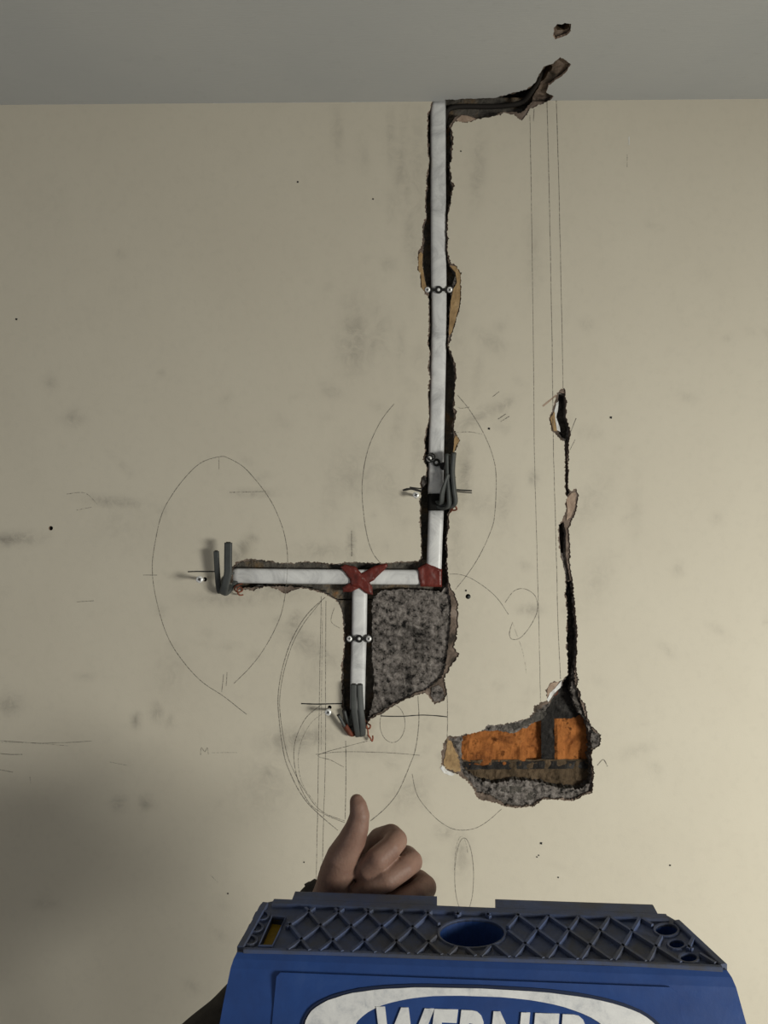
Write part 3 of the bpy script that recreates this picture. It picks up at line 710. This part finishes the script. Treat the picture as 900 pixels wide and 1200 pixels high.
tx = empty('red_tape_cross', W(421, 677, 0)); tag(tx, 'red tape crossed over the conduit junction', 'tape')
child(link('tape_strip', tape([(453, 660), (454.5, 664), (438, 680), (428, 686), (411, 694), (402, 694), (401, 689), (412, 682), (424, 672), (438, 664)], .0008, 33, .010), m_redtape), tx)
child(link('tape_strip', tape([(399, 664.5), (404, 662), (416, 664), (424, 673), (432, 681), (436, 688), (437, 697), (430, 696), (421, 689), (412, 687), (409, 678)], -.0012, 35, .010), m_redtape), tx)

# ------------------------------------------------------------------ screws and saddle clips
def screw(head, axis_to, head_r, parent=None, name='screw', turn=.4):
    """pan head facing the room, cross recess, threaded shank running to axis_to"""
    ax = (axis_to - head).normalized(); Lh = (axis_to - head).length
    a_ = ax.orthogonal().normalized(); b_ = ax.cross(a_)
    rt = Matrix((a_, b_, ax)).transposed().to_4x4(); rt.translation = head
    prof = [(0.0, -.0002), (head_r * .55, 0), (head_r * .9, .0006), (head_r, .0014), (head_r * .96, .0020), (head_r * .5, .0036)]
    z = .0042; k = 0
    while z < Lh:
        prof.append((head_r * (.46 if k % 2 else .34), z)); z += .0011; k += 1
    prof.append((.0002, Lh + .002)); seg = 14
    v_ = []; f_ = []
    for r, zz in prof:
        for i in range(seg): v_.append((r * math.cos(2 * math.pi * i / seg), r * math.sin(2 * math.pi * i / seg), zz))
    for j in range(len(prof) - 1):
        for i in range(seg):
            f_.append((j * seg + i, j * seg + (i + 1) % seg, (j + 1) * seg + (i + 1) % seg, (j + 1) * seg + i))
    me_ = mesh_from([rt @ Vector(p) for p in v_], f_, True)
    bm_ = bmesh.new()
    for q in range(2):
        r_ = bmesh.ops.create_cube(bm_, size=1)
        bmesh.ops.scale(bm_, vec=(head_r * 1.0, head_r * .26, .0012), verts=r_['verts']); bmesh.ops.rotate(bm_, matrix=Matrix.Rotation(turn + q * math.pi / 2, 3, 'Z'), verts=r_['verts'], cent=(0, 0, 0))
    bmesh.ops.transform(bm_, matrix=rt, verts=bm_.verts)
    o_ = link(name, me_, m_screw)
    rc = link('cross_recess', bm_mesh(bm_), m_recess); rc.parent = o_
    if parent: child(o_, parent)
    return o_
o = screw(W(233.7, 679, -.034), W(240, 679, .02), .0052); tag(o, 'loose screw left of the upright grey cable ends at the horizontal conduit', 'screw')
o = screw(W(487.5, 580, -.020), W(487.5, 582, .02), .0048); tag(o, 'loose screw beside the black conduit band', 'screw')
o = screw(W(384.4, 835, -.028), W(386.3, 829, .02), .0048); tag(o, 'loose screw beside the lower conduit end with red sleeve', 'screw')
o = tube_obj('wall_plug', [W(548.5, 699, .012), W(549.5, 699.6, -.001)], [.0022, .0024], m_cable, seg=10); tag(o, 'small grey wall plug in drilled hole right of the render patch', 'wall plug')

def saddle(px, py, ang, label, hide_right=False, half=13.0, drop=0):
    root = empty('saddle_clip', W(px, py, 0)); tag(root, label, 'clip')
    ca, sa = math.cos(math.radians(ang)), math.sin(math.radians(ang))
    pos = lambda u, v, off: W(px + u * ca - v * sa, py + u * sa + v * ca, off)
    # band profile: ears and centre boss with necks between
    bm_ = bmesh.new(); cols = []; n = 40
    for i in range(n + 1):
        u = -half - 4.6 + (2 * half + 9.2) * i / n
        hgt = 1.7
        for c_, r_ in ((-half, 4.7), (0, 4.6), (half, 4.7)):
            q = r_ * r_ - (u - c_) ** 2
            if q > 0: hgt = max(hgt, math.sqrt(q))
        if abs(u) > half and (abs(u) - half) >= 0: hgt = math.sqrt(max(.05, 4.7 ** 2 - (abs(u) - half) ** 2))
        off = .0006 if abs(u) < 8.5 else .0006 + .0025 * min(1, (abs(u) - 8.5) / 3)
        a1 = bm_.verts.new(pos(u, -hgt, off)); a2 = bm_.verts.new(pos(u, hgt, off))
        b1 = bm_.verts.new(pos(u, -hgt, off + .0022)); b2 = bm_.verts.new(pos(u, hgt, off + .0022)); cols.append((a1, a2, b2, b1))
    for i in range(n):
        for k in range(4): bm_.faces.new((cols[i][k], cols[i][(k + 1) % 4], cols[i + 1][(k + 1) % 4], cols[i + 1][k]))
    bm_.faces.new(cols[0]); bm_.faces.new(cols[-1][::-1])
    child(link('strap', bm_mesh(bm_), m_black), root)
    bm_ = bmesh.new(); bmesh.ops.create_uvsphere(bm_, u_segments=12, v_segments=6, radius=.0024); bmesh.ops.scale(bm_, vec=(1, .5, 1), verts=bm_.verts)
    bmesh.ops.translate(bm_, vec=pos(0, 0, .0004), verts=bm_.verts); child(link('centre_boss', bm_mesh(bm_, True), m_conduit), root)
    for s in (-1, 1):
        if s > 0 and hide_right: continue
        h = pos(s * half, 0, -.0006)
        screw(h, pos(s * half, 0, .030), .0042, root, turn=.4 + s)
    if drop:   # broken ear twisted open
        ring = [pos(-half + 1 + 4.4 * math.cos(t), -3 + 4.2 * math.sin(t), -.002 - .002 * math.sin(t)) for t in [i * 2 * math.pi / 14 for i in range(15)]]
        v__, f__ = tube(ring, .0013, 6, cap=False); child(link('ear_loop', mesh_from(v__, f__, True), m_black), root)
    return root
saddle(514, 339.5, 0, 'black saddle clip high on the long conduit beside tan chipped plaster')
saddle(511.5, 542, 27, 'twisted black saddle clip beside the bundle of grey cable ends', True, 9.5, 1)
saddle(420.8, 748.5, 0, 'black saddle clip on the lower conduit beside rough grey render', False, 11.3)

# ------------------------------------------------------------------ cable tails
def cable(path, wpx, label, group=None, red=None, flat=.55, name='cable_tail'):
    P = [W(x, y, o / 1000) for x, y, o in path]
    root = empty(name, P[0]); tag(root, label, 'cable', group)
    d0 = (P[-1] - P[0])
    v_, f_ = tube(P, wpx * PXM * .5, 14, flat, up=Vector((1, 0, 0)), samples=7)
    child(link('sheath', mesh_from(v_, f_, True), m_cable), root)
    e = P[-1]; t = (P[-1] - P[-2]).normalized()
    v_, f_ = tube([e - t * .002, e + t * .0012], wpx * PXM * .30, 10, .5, up=Vector((1, 0, 0)))
    child(link('cut_end', mesh_from(v_, f_, True), m_cabdark), root)
    if red:
        v_, f_ = tube([W(x, y, o / 1000) for x, y, o in red], wpx * PXM * .62, 14, .7, up=Vector((1, 0, 0)), samples=6)
        child(link('red_sleeve', mesh_from(v_, f_, True), m_redcore), root)
    return root
cable([(277, 679, 10.5), (271, 686, 2), (267, 692, -8), (262, 695, -18), (264, 686, -25), (267, 672, -27), (267.3, 655, -28), (267.6, 636, -29)], 9.0, 'taller grey cable end standing up at the open end of the horizontal conduit')
cable([(277, 671, 10.5), (267, 673, 2), (261, 682, -3), (258, 694, -7), (256, 686, -13), (255, 674, -16), (254.2, 662, -18), (253.4, 646, -20)], 6.4, 'shorter grey cable end upright beside the taller one near loose screw')
cable([(510, 592, 9), (520, 595, -2.5), (526.5, 592, -10.5), (526.5, 578, -13.6), (525.3, 558, -13.6), (524.5, 532, -13.0)], 8.0, 'grey cable end folded up against the long conduit')
cable([(511, 588, 9), (524, 593, -1.9), (533.5, 590, -10.5), (532, 572, -14.9), (530.5, 552, -15.5), (532, 531, -16.1)], 8.4, 'outermost grey cable end folded up over the cream wall edge by the long conduit')
cable([(510, 585, 8), (515.5, 590, -3.1), (517.5, 588, -9.3), (518.5, 578, -13.6), (522, 567, -15.5), (526, 556, -16.7)], 6.2, 'short grey cable stub leaning over the black conduit band')
cable([(418, 822, 11), (418, 845, 6), (419.5, 860, -3.7), (419.5, 860, -10.5), (417, 846, -15.5), (414.6, 826, -16.7), (414.6, 802, -17.4)], 7.4, 'grey cable end folded up over the lower conduit, farther from the render')
cable([(421, 822, 11), (423, 845, 6), (424, 860, -3.7), (425, 859, -10.5), (424.5, 846, -15.5), (422.4, 826, -16.7), (421.4, 802, -17.4)], 7.4, 'grey cable end folded up over the lower conduit, next to the render')
cable([(417, 828, 11), (414, 850, 3), (410, 857, -5.6), (404.5, 852, -9.9), (400, 844, -12.4), (396.5, 838, -13.6)], 6.4, 'grey cable end with dark red sleeve below the lower conduit', None, [(414.5, 859, -1.2), (411, 860, -5.6), (408, 856.5, -8.1), (404, 850, -10.5)])
cable([(416, 826, 11), (412, 842, 5), (409, 850, -2.5), (406.5, 845, -5.6), (404.5, 839, -7.4), (403, 833, -8.1)], 6.4, 'small grey cable stub between the red sleeve and lower conduit')
def wire(path, label, r=.0011):
    o = tube_obj('earth_wire', [W(x, y, q / 1000) for x, y, q in path], r, m_copper, seg=7, samples=5); tag(o, label, 'wire', None); return o
wire([(284, 684, 6), (276, 687, -3), (275, 691, -10), (279, 694, -14), (284, 692, -12), (282, 688, -10), (278, 691, -12), (280, 697, -10), (285, 697, -6)], 'curled copper wire at the open end of the horizontal conduit')
wire([(520, 592, 8), (526, 594, -2), (530, 593, -8), (534, 594, -10), (535, 597, -8), (531, 598, -7), (528, 596, -6), (531, 594, -10), (528, 600, -3)], 'twist of bare copper wire under the grey cables by the black band', .0013)
wire([(424, 830, 10), (428, 845, 2), (431, 848, -5), (434, 850, -8), (433, 853.5, -9), (429.5, 853, -9), (429.5, 850, -9), (431, 856, -9), (431.5, 861, -9), (434, 865, -9), (436, 868.5, -9), (437, 865, -8), (436.6, 862, -8)], 'hooked copper wire hanging below the lower conduit', .0012)
# dark cables running from the conduit top up into the ceiling gouge
for k, (dy, dof) in enumerate(((2.0, 0),)):
    p = [W(523 - dy * .8, 150, .012), W(525 - dy * .3, 128 + dy, .014), W(540, 123 + dy, .016), W(575, 123 + dy, .015), W(600, 121 + dy, .009), W(614, 116 + dy, .002)]
    q = [onceil(625, 107 + dy), onceil(634, 95 + dy), onceil(641, 84 + dy)]
    p += [Vector((q[0][0], q[0][1], ZC + .006)), Vector((q[1][0], q[1][1], ZC + .012)), Vector((q[2][0], q[2][1], ZC + .034))]
    o = tube_obj('feed_cable', p, .0036, m_cabdark, seg=10, samples=6)
    tag(o, 'dark feed cable along the top channel bending up into the ceiling gouge', 'cable')

# ------------------------------------------------------------------ stepladder
HL = .355; ZL = CZ - HL
YAW = math.radians(-2.7)
def onl(px, py): p = onplane(px, py, Vector((0, 0, ZL)), Vector((0, 0, 1))); return p
lad = empty('stepladder', (0.06, .62, 0)); lad.rotation_euler = (0, 0, YAW)
tag(lad, 'blue stepladder with diamond grip top and white oval logo', 'ladder')
bpy.context.view_layer.update()
LI = lad.matrix_world.inverted()
def ll(px, py): q = LI @ onl(px, py); return (q.x, q.y)
def lpart(name, me_, material, par=None):
    o_ = link(name, me_, material); o_.parent = par or lad; return o_
deck_px = [(278, 1116), (306, 1059), (320, 1056), (512, 1064), (580, 1067.5), (782, 1073), (796, 1081), (852, 1137)]
deck = [ll(*p) for p in deck_px]
def deck_in(k):   # shrink about the centre
    cx = sum(p[0] for p in deck) / 8; cy = sum(p[1] for p in deck) / 8
    return [(cx + (x - cx) * k[0], cy + (y - cy) * k[1]) for x, y in deck]
def ellp(cx, cy, rx, ry, n=28):
    return [ll(cx + rx * math.cos(2 * math.pi * i / n), cy + ry * math.sin(2 * math.pi * i / n)) for i in range(n)]
holes_l = [ellp(553, 1095, 38, 16.5), ellp(781, 1091, 13, 6.8, 18), ellp(793, 1108, 9, 4.6, 16), ellp(807, 1124, 10, 4.8, 16)]
slot = [ll(*p) for p in [(319, 1076), (334, 1078), (319, 1110), (304, 1110)]]
lad3 = lambda z0: (lambda u, v, d_: (u, v, z0 - d_))
v_, f_, n_, _ = sheet(deck, holes_l + [slot], lad3(ZL), .012, border_rim=True, back=True)
lpart('top_cap_deck', mesh_from(v_, f_), m_deck)
# rims of the holes
def rim(poly, h, wd, material, z0=ZL, name='hole_rim'):
    A = [Vector((x, y, 0)) for x, y in poly]; n = len(A); c0 = sum(A, Vector()) / n; v__ = []; f__ = []
    for p in A:
        o_ = (p - c0).normalized()
        for (dr, dz) in ((0, -.010), (0, h), (wd * .5, h * 1.15), (wd, -.001)): q = p + o_ * dr; v__.append((q.x, q.y, z0 + dz))
    for i in range(n):
        j = (i + 1) % n
        for k in range(3): f__.append((i * 4 + k, i * 4 + k + 1, j * 4 + k + 1, j * 4 + k))
    me_ = mesh_from(v__, f__); bm_ = bmesh.new(); bm_.from_mesh(me_); bmesh.ops.recalc_face_normals(bm_, faces=bm_.faces); bm_.to_mesh(me_); bm_.free()
    return lpart(name, me_, material)
for h in holes_l: rim(h, .0014, .0032, m_deck)
rim(slot, .0022, .0035, m_deck, name='slot_rim')
for (bx_, by_) in ((307, 1075), (300, 1089), (293, 1104)): rim(ellp(bx_, by_, 6.5, 4.5, 16), .0022, .0035, m_deck, name='moulded_ring')
# wells under the holes
def well(poly, depth, material, z0=ZL - .001, name='hole_well', tap=.92):
    n = len(poly); cx = sum(p[0] for p in poly) / n; cy = sum(p[1] for p in poly) / n
    v__ = [(x, y, z0) for x, y in poly] + [(cx + (x - cx) * tap, cy + (y - cy) * tap, z0 - depth) for x, y in poly]
    f__ = [(j, (j + 1) % n, n + (j + 1) % n, n + j) for j in range(n)] + [tuple(range(n, 2 * n))]
    return lpart(name, mesh_from(v__, f__), material)
for h in holes_l: well(h, .035, m_blue)
well(slot, .004, m_yellow, name='yellow_marker', tap=1.0)
# moulded diamond ridges
def seg_ok(x, y):
    P = np.array([[x, y]])
    if not inside_mask(P, field)[0]: return False
    for h in big_h:
        if inside_mask(P, h)[0]: return False
    return True
field = [ll(*p) for p in [(324, 1116), (346, 1066.5), (512, 1071), (580, 1074), (762, 1080), (780, 1080), (800, 1090), (843, 1133), (790, 1131.5), (560, 1124.5)]]
big_h = [ellp(553, 1095, 43, 20), ellp(781, 1091, 17, 10, 18), ellp(793, 1108, 13, 8, 16), ellp(807, 1124, 14, 8, 16)]
bm = bmesh.new()
pitch = .0262; slope = 1.62; y_lo = min(p[1] for p in field); y_hi = max(p[1] for p in field); x_lo = min(p[0] for p in field); x_hi = max(p[0] for p in field)
def bar(bm_, a_, b_, wd, h):
    t = (b_ - a_).normalized(); n_ = Vector((-t.y, t.x, 0)); z = Vector((0, 0, 1))
    vs_ = []
    for p in (a_, b_):
        vs_.append([bm_.verts.new(p + n_ * (s * wd) + z * (ZL + hh)) for s, hh in ((-.5, -.002), (-.28, h), (.28, h), (.5, -.002))])
    for k in range(3): bm_.faces.new((vs_[0][k], vs_[0][k + 1], vs_[1][k + 1], vs_[1][k]))
    bm_.faces.new(vs_[0][::-1]); bm_.faces.new(vs_[1])
for sgn in (1, -1):
    xs = x_lo - .1
    k = 0
    while xs < x_hi + .1:
        run = None; prevp = None
        for j in range(121):
            y = y_lo + (y_hi - y_lo) * j / 120; x = xs + sgn * (y - y_lo) / slope
            if seg_ok(x, y):
                if run is None: run = Vector((x, y, 0))
                prevp = Vector((x, y, 0))
            else:
                if run is not None and (prevp - run).length > .004: bar(bm, run, prevp, .0042, .0034)
                run = None
        if run is not None and (prevp - run).length > .004: bar(bm, run, prevp, .0042, .0034)
        xs += pitch; k += 1
lpart('diamond_grip_ridges', bm_mesh(bm), m_deck)
# border lip
def strip(pxs, wd, h, material, name, low=.012):
    bm_ = bmesh.new(); A = [Vector((*ll(*p), 0)) for p in pxs]; cols = []
    for i, p in enumerate(A):
        t = (A[min(i + 1, len(A) - 1)] - A[max(i - 1, 0)]).normalized(); n_ = Vector((-t.y, t.x, 0))
        cols.append([bm_.verts.new(p + n_ * (s * wd) + Vector((0, 0, ZL + z))) for s, z in ((-.5, -low), (-.5, h * .8), (-.35, h), (.35, h), (.5, h * .8), (.5, -low))])
    for i in range(len(A) - 1):
        for k in range(6): bm_.faces.new((cols[i][k], cols[i][(k + 1) % 6], cols[i + 1][(k + 1) % 6], cols[i + 1][k]))
    bm_.faces.new(cols[0]); bm_.faces.new(cols[-1][::-1])
    return lpart(name, bm_mesh(bm_), material)
strip([(344, 1053.5), (420, 1056), (512, 1059.5)], .018, .0030, m_deck, 'raised_back_tab')
strip([(581, 1063), (680, 1066.5), (768, 1069.5)], .018, .0030, m_deck, 'raised_back_tab')
strip([(320, 1060), (420, 1064), (560, 1070), (700, 1075), (782, 1078)], .010, .0032, m_deck, 'back_border_lip')
strip([(286, 1115), (420, 1119), (560, 1124.5), (700, 1129), (846, 1136)], .004, .0026, m_deck, 'front_border_lip')
strip([(282, 1113), (311, 1061)], .006, .003, m_deck, 'side_border_lip'); strip([(793, 1082), (848, 1134)], .006, .003, m_deck, 'side_border_lip')
# shell: lofted skirt below the deck
def skirt_ring(k):
    z, fwd, side, bk = k; out = []
    for i, (x, y) in enumerate(deck):
        front = i in (0, 7); sx = -1 if x < 0 else 1
        out.append((x + sx * side * (1.0 if i in (0, 1, 6, 7) else .4), y - (fwd if front else -bk), z))
    return out
rings = [skirt_ring(k) for k in ((ZL, 0, 0, 0), (ZL - .003, .004, .002, .001), (ZL - .008, .008, .0035, .0015), (ZL - .03, .0175, .007, .002), (ZL - .055, .0255, .0105, .003), (ZL - .10, .036, .015, .004))]
v_ = [p for r in rings for p in r]; f_ = []
for r in range(len(rings) - 1):
    for i in range(8):
        j = (i + 1) % 8; f_.append((r * 8 + i, r * 8 + j, (r + 1) * 8 + j, (r + 1) * 8 + i))
f_.append(tuple(range((len(rings) - 1) * 8, len(rings) * 8)))
me = mesh_from(v_, f_); bm = bmesh.new(); bm.from_mesh(me); bmesh.ops.recalc_face_normals(bm, faces=bm.faces)
skirt = lpart('top_cap_skirt', bm_mesh(bm), m_blue)
# front face plane through ring 3 and 4
pa, pb = Vector(rings[3][0]), Vector(rings[3][7]); pc = Vector(rings[4][0])
M4 = lad.matrix_world
wa, wb, wc = M4 @ pa, M4 @ pb, M4 @ pc
nrm = (wb - wa).cross(wc - wa).normalized()
if nrm.y > 0: nrm = -nrm
eu = (wb - wa).normalized(); ev = nrm.cross(eu).normalized()
if ev.z < 0: ev = -ev
def fpt(px, py, lift=0): return LI @ (onplane(px, py, wa + nrm * lift, nrm))
def fplate(pts2, lift0, lift1, material, name, holes=[], par=None, worldbasis=None):
    """plate on the front face; pts2 = (u, v) metres in the face frame"""
    o3 = lambda u, v, d_: LI @ (face_o + eu * u + ev * v + nrm * (lift1 - d_))
    v__, f__, *_ = sheet(pts2, holes, o3, lift1 - lift0, border_rim=True, back=True)
    me_ = mesh_from(v__, f__); bm_ = bmesh.new(); bm_.from_mesh(me_); bmesh.ops.recalc_face_normals(bm_, faces=bm_.faces); bm_.to_mesh(me_); bm_.free()
    return lpart(name, me_, material, par)
face_o = onplane(560, 1206, wa, nrm)
def fuv(px, py): q = onplane(px, py, wa, nrm) - face_o; return (q.dot(eu), q.dot(ev))
c0, c1 = fuv(323, 1139), fuv(797, 1153)
vlow = -.052
panel = [(c0[0] + .004, c0[1]), (c1[0] - .008, c0[1] + (c1[1] - c0[1]) * 0), (c1[0] - .002, c0[1] - .004), (c1[0] + .003, vlow), (c0[0] - .003, vlow), (c0[0] + .001, c0[1] - .003)]
pan = fplate(panel, -.004, .0009, m_blue, 'front_label_panel')
# oval emblem
def oval(cx, cy, rx, ry, n=64, seed=0, amp=0.0, ex=.84): return [(cx + (rx + amp * n3(math.cos(2 * math.pi * i / n) * 6, math.sin(2 * math.pi * i / n) * 6, seed)) * math.copysign(abs(math.cos(2 * math.pi * i / n)) ** ex, math.cos(2 * math.pi * i / n)), cy + (ry + amp * .6 * n3(i * .7, seed)) * math.copysign(abs(math.sin(2 * math.pi * i / n)) ** ex, math.sin(2 * math.pi * i / n))) for i in range(n)]
top_v = fuv(545, 1157)[1]; lx = fuv(357, 1192)[0]; rx_ = fuv(778, 1200)[0]
ocx = (lx + rx_) / 2; orx = (rx_ - lx) / 2; ory = .036; ocy = top_v - ory
itop = fuv(545, 1165.5)[1]; irx = orx - .038; iry = ory - (top_v - itop)
fplate(oval(ocx, ocy, orx + .0025, ory + .0022, 72, 2, .0006, .72), .0005, .0019, m_logodark, 'oval_dark_line')  # thin dark outline round the white oval
fplate(oval(ocx, ocy, orx, ory, 72, 1, .0012, .72), .001, .0026, m_logo, 'white_oval_emblem', [oval(ocx, ocy, irx, iry, 60, 3, .0006)])
fplate(oval(ocx, ocy, irx, iry, 60, 3, .0006), .0005, .0021, m_blue, 'emblem_field')
# lettering
tc = bpy.data.curves.new('letters', 'FONT'); tc.body = 'WERNER'; tc.size = 1; tc.align_x = 'CENTER'; tc.extrude = .02; tc.offset = .04; tc.shear = .2; tc.resolution_u = 4; tc.space_character = 1.06
to = bpy.data.objects.new('letters', tc); COL.objects.link(to); bpy.context.view_layer.update()
tme = bpy.data.meshes.new_from_object(to.evaluated_get(bpy.context.evaluated_depsgraph_get()))
bpy.data.objects.remove(to)
co = np.zeros(len(tme.vertices) * 3); tme.vertices.foreach_get('co', co); co = co.reshape(-1, 3)
u0_, v0_ = fuv(441, 1178); u1_, _ = fuv(688, 1182)
mn, mx = co.min(0), co.max(0)
LHT = .040
new = []
for p in co:
    u = u0_ + (p[0] - mn[0]) / (mx[0] - mn[0]) * (u1_ - u0_); vv_ = v0_ - LHT + (p[1] - mn[1]) / (mx[1] - mn[1]) * LHT
    q = LI @ (face_o + eu * u + ev * vv_ + nrm * (.0025 + (p[2] / .02) * .0006)); new += [q.x, q.y, q.z]
tme.vertices.foreach_set('co', new); tme.update()
lpart('lettering', tme, m_logo)

# rails, steps and feet (mostly below the frame)
def rail(a_, b_, wx, wy, material, name):
    bm_ = bmesh.new(); r_ = bmesh.ops.create_cube(bm_, size=1); d_ = Vector(b_) - Vector(a_)
    ly = Vector((0, 1, 0)); zt = d_.normalized(); xt = ly.cross(zt).normalized(); yt = zt.cross(xt)
    mt = Matrix((xt * wx, yt * wy, d_)).transposed().to_4x4(); mt.translation = (Vector(a_) + Vector(b_)) / 2
    bmesh.ops.transform(bm_, matrix=mt, verts=bm_.verts)
    bmesh.ops.bevel(bm_, geom=bm_.edges[:], offset=.003, segments=1, affect='EDGES')
    return lpart(name, bm_mesh(bm_), material)
xl, xr = -.15, .175
for s, xx in ((-1, xl), (1, xr)):
    ft = (xx + s * .08, -.50, .02)
    rail((xx, -.015, ZL - .06), ft, .026, .07, m_fibre, 'front_rail')
    rail((ft[0], ft[1] - .0, .0), (ft[0], ft[1] + .001, .05), .045, .09, m_rubber, 'rubber_foot')
    bt = (xx + s * .06 - s * .02, .34, .02)
    rail((xx - s * .02, .020, ZL - .06), bt, .022, .045, m_fibre, 'rear_rail')
    rail((bt[0], bt[1], .0), (bt[0], bt[1] + .001, .05), .04, .06, m_rubber, 'rubber_foot')
    rail((xx + s * .028, -.18, .85), (xx + s * .012, .11, .85), .006, .018, m_alu, 'spreader_bar')
for k in range(4):
    z = .27 + .27 * k; t = (ZL - .06 - z) / (ZL - .08); yy = -.015 - .485 * t; ex = .08 * t
    rail((xl - ex, yy, z), (xr + ex, yy, z), .022, .085, m_alu, 'step')
for z in (.35, .95):
    t = (ZL - .06 - z) / (ZL - .08); rail((xl + .02 - .04 * t, .02 + .32 * t, z), (xr - .02 + .04 * t, .02 + .32 * t, z), .02, .03, m_alu, 'rear_brace')

# ------------------------------------------------------------------ hand with raised thumb
def capsules(chains, vox, smooth_it, name, material, parent=None, factor=.5, sub=3):
    bm_ = bmesh.new()
    for ch in chains:
        for i, (p, r) in enumerate(ch):
            s_ = bmesh.ops.create_icosphere(bm_, subdivisions=sub, radius=r); bmesh.ops.translate(bm_, vec=p, verts=s_['verts'])
            if i + 1 < len(ch):
                q, r2 = ch[i + 1]; n = max(2, int((q - p).length / (min(r, r2) * .27)))
                for k in range(1, n):
                    t = k / n; s_ = bmesh.ops.create_icosphere(bm_, subdivisions=sub, radius=r * (1 - t) + r2 * t)
                    bmesh.ops.translate(bm_, vec=p.lerp(q, t), verts=s_['verts'])
    o_ = link(name, bm_mesh(bm_), material)
    md = o_.modifiers.new('r', 'REMESH'); md.mode = 'VOXEL'; md.voxel_size = vox; md.use_smooth_shade = True
    ms = o_.modifiers.new('s', 'SMOOTH'); ms.factor = factor; ms.iterations = smooth_it
    bpy.context.view_layer.update()
    me_ = bpy.data.meshes.new_from_object(o_.evaluated_get(bpy.context.evaluated_depsgraph_get()))
    o_.modifiers.clear(); o_.data = me_
    me_.polygons.foreach_set('use_smooth', [True] * len(me_.polygons))
    if not me_.materials: me_.materials.append(material)
    if parent: child(o_, parent)
    return o_
HD = .725; SP = HD / F
def h(px, py, d_, rpx): return (at(px, py, d_), rpx * SP)
pers = empty('person', at(400, 1090, .75)); tag(pers, 'arm in dark sleeve giving a thumbs up behind the blue ladder top', 'person')
thumb = [h(385, 1068, .742, 27), h(391, 1046, .736, 24), h(396, 1024, .730, 22.5), h(402, 1006, .725, 20.5), h(411, 988, .721, 17), h(418, 971, .719, 14), h(421.5, 956, .719, 11.8), h(420, 945, .721, 10.2), h(418, 939, .723, 8.3)]
index = [h(430, 1010, .765, 19), h(446, 986, .757, 16.5), h(458, 981, .743, 15), h(464, 985, .730, 13.5), h(458, 993, .719, 13.2), h(443, 1006, .713, 14.0), h(431, 1017, .716, 12.6), h(424, 1022, .722, 10.5)]
middle = [h(432, 1035, .768, 19), h(462, 1010, .762, 17), h(476, 1006, .746, 15), h(482, 1010, .731, 13.4), h(473, 1017, .720, 13.2), h(453, 1030, .712, 14.2), h(433, 1040, .713, 12.6), h(420, 1045, .718, 10.2)]
ring = [h(432, 1060, .770, 19), h(472, 1040, .766, 17), h(490, 1035, .749, 15.5), h(497.5, 1040, .734, 14.4), h(488, 1047, .722, 13.6), h(468, 1058, .713, 14), h(446, 1068, .713, 12.4), h(430, 1074, .718, 10.2)]
pinky = [h(432, 1085, .770, 18), h(470, 1072, .766, 15), h(486, 1066, .750, 13), h(492, 1068, .738, 12.2), h(484, 1074, .727, 12), h(464, 1084, .718, 12), h(446, 1090, .718, 11), h(436, 1094, .722, 9.4)]
palm = [[h(398, 1075, .755, 30), h(425, 1040, .762, 26), h(450, 1015, .766, 20)], [h(398, 1080, .757, 30), h(440, 1055, .767, 24), h(470, 1045, .768, 18)], [h(398, 1085, .757, 30), h(440, 1080, .767, 22), h(465, 1075, .767, 16)],
        [h(405, 1035, .745, 18), h(425, 1035, .752, 16)]]
wrist = [h(408, 1072, .755, 30), h(385, 1092, .758, 29), h(360, 1118, .758, 30), h(330, 1150, .757, 33)]
capsules([thumb, index, middle, ring, pinky, wrist] + palm, .00115, 6, 'body', m_skin, pers)
# sleeve: wrinkled cloth tube from the cuff to the shoulder
pth = [h(392, 1062, .782, 40), h(387, 1068, .780, 45), h(373, 1092, .772, 46), h(350, 1128, .766, 46), h(314, 1176, .758, 50), h(272, 1224, .74, 55), h(215, 1285, .69, 60), h(140, 1355, .60, 66)]
pth += [(Vector((-.30, .38, CZ - .50)), .058), (Vector((-.30, .20, CZ - .42)), .064), (Vector((-.27, .02, CZ - .34)), .072)]
P = [p for p, r in pth]; Rr = [r for p, r in pth]
v_, f_ = tube(P, Rr, 40, 1.0, samples=10)
nv_ = []
for p in v_:
    p = Vector(p); k = n3(p.x * 22 + p.z * 30, p.y * 22, p.z * 12) + .15 * n3(p.x * 60, p.y * 60, p.z * 60)
    nv_.append(p + Vector((0, 0, 1)) * (.0045 * k) + Vector((.002 * k, 0, 0)))
slv = link('sleeve', mesh_from(nv_, f_, True), m_sleeve); child(slv, pers)
slv['label'] = 'dark jacket sleeve'
v_, f_ = tube([P[0] + (P[1] - P[0]) * t for t in (-.3, .3, 1.0)], [Rr[0] * 1.0, Rr[0] * 1.1, Rr[1] * 1.02], 36, 1.0, cap=False)
cf = link('cuff', mesh_from(v_, f_, True), m_sleeve); cf.parent = slv; cf.matrix_parent_inverse = Matrix.Identity(4)
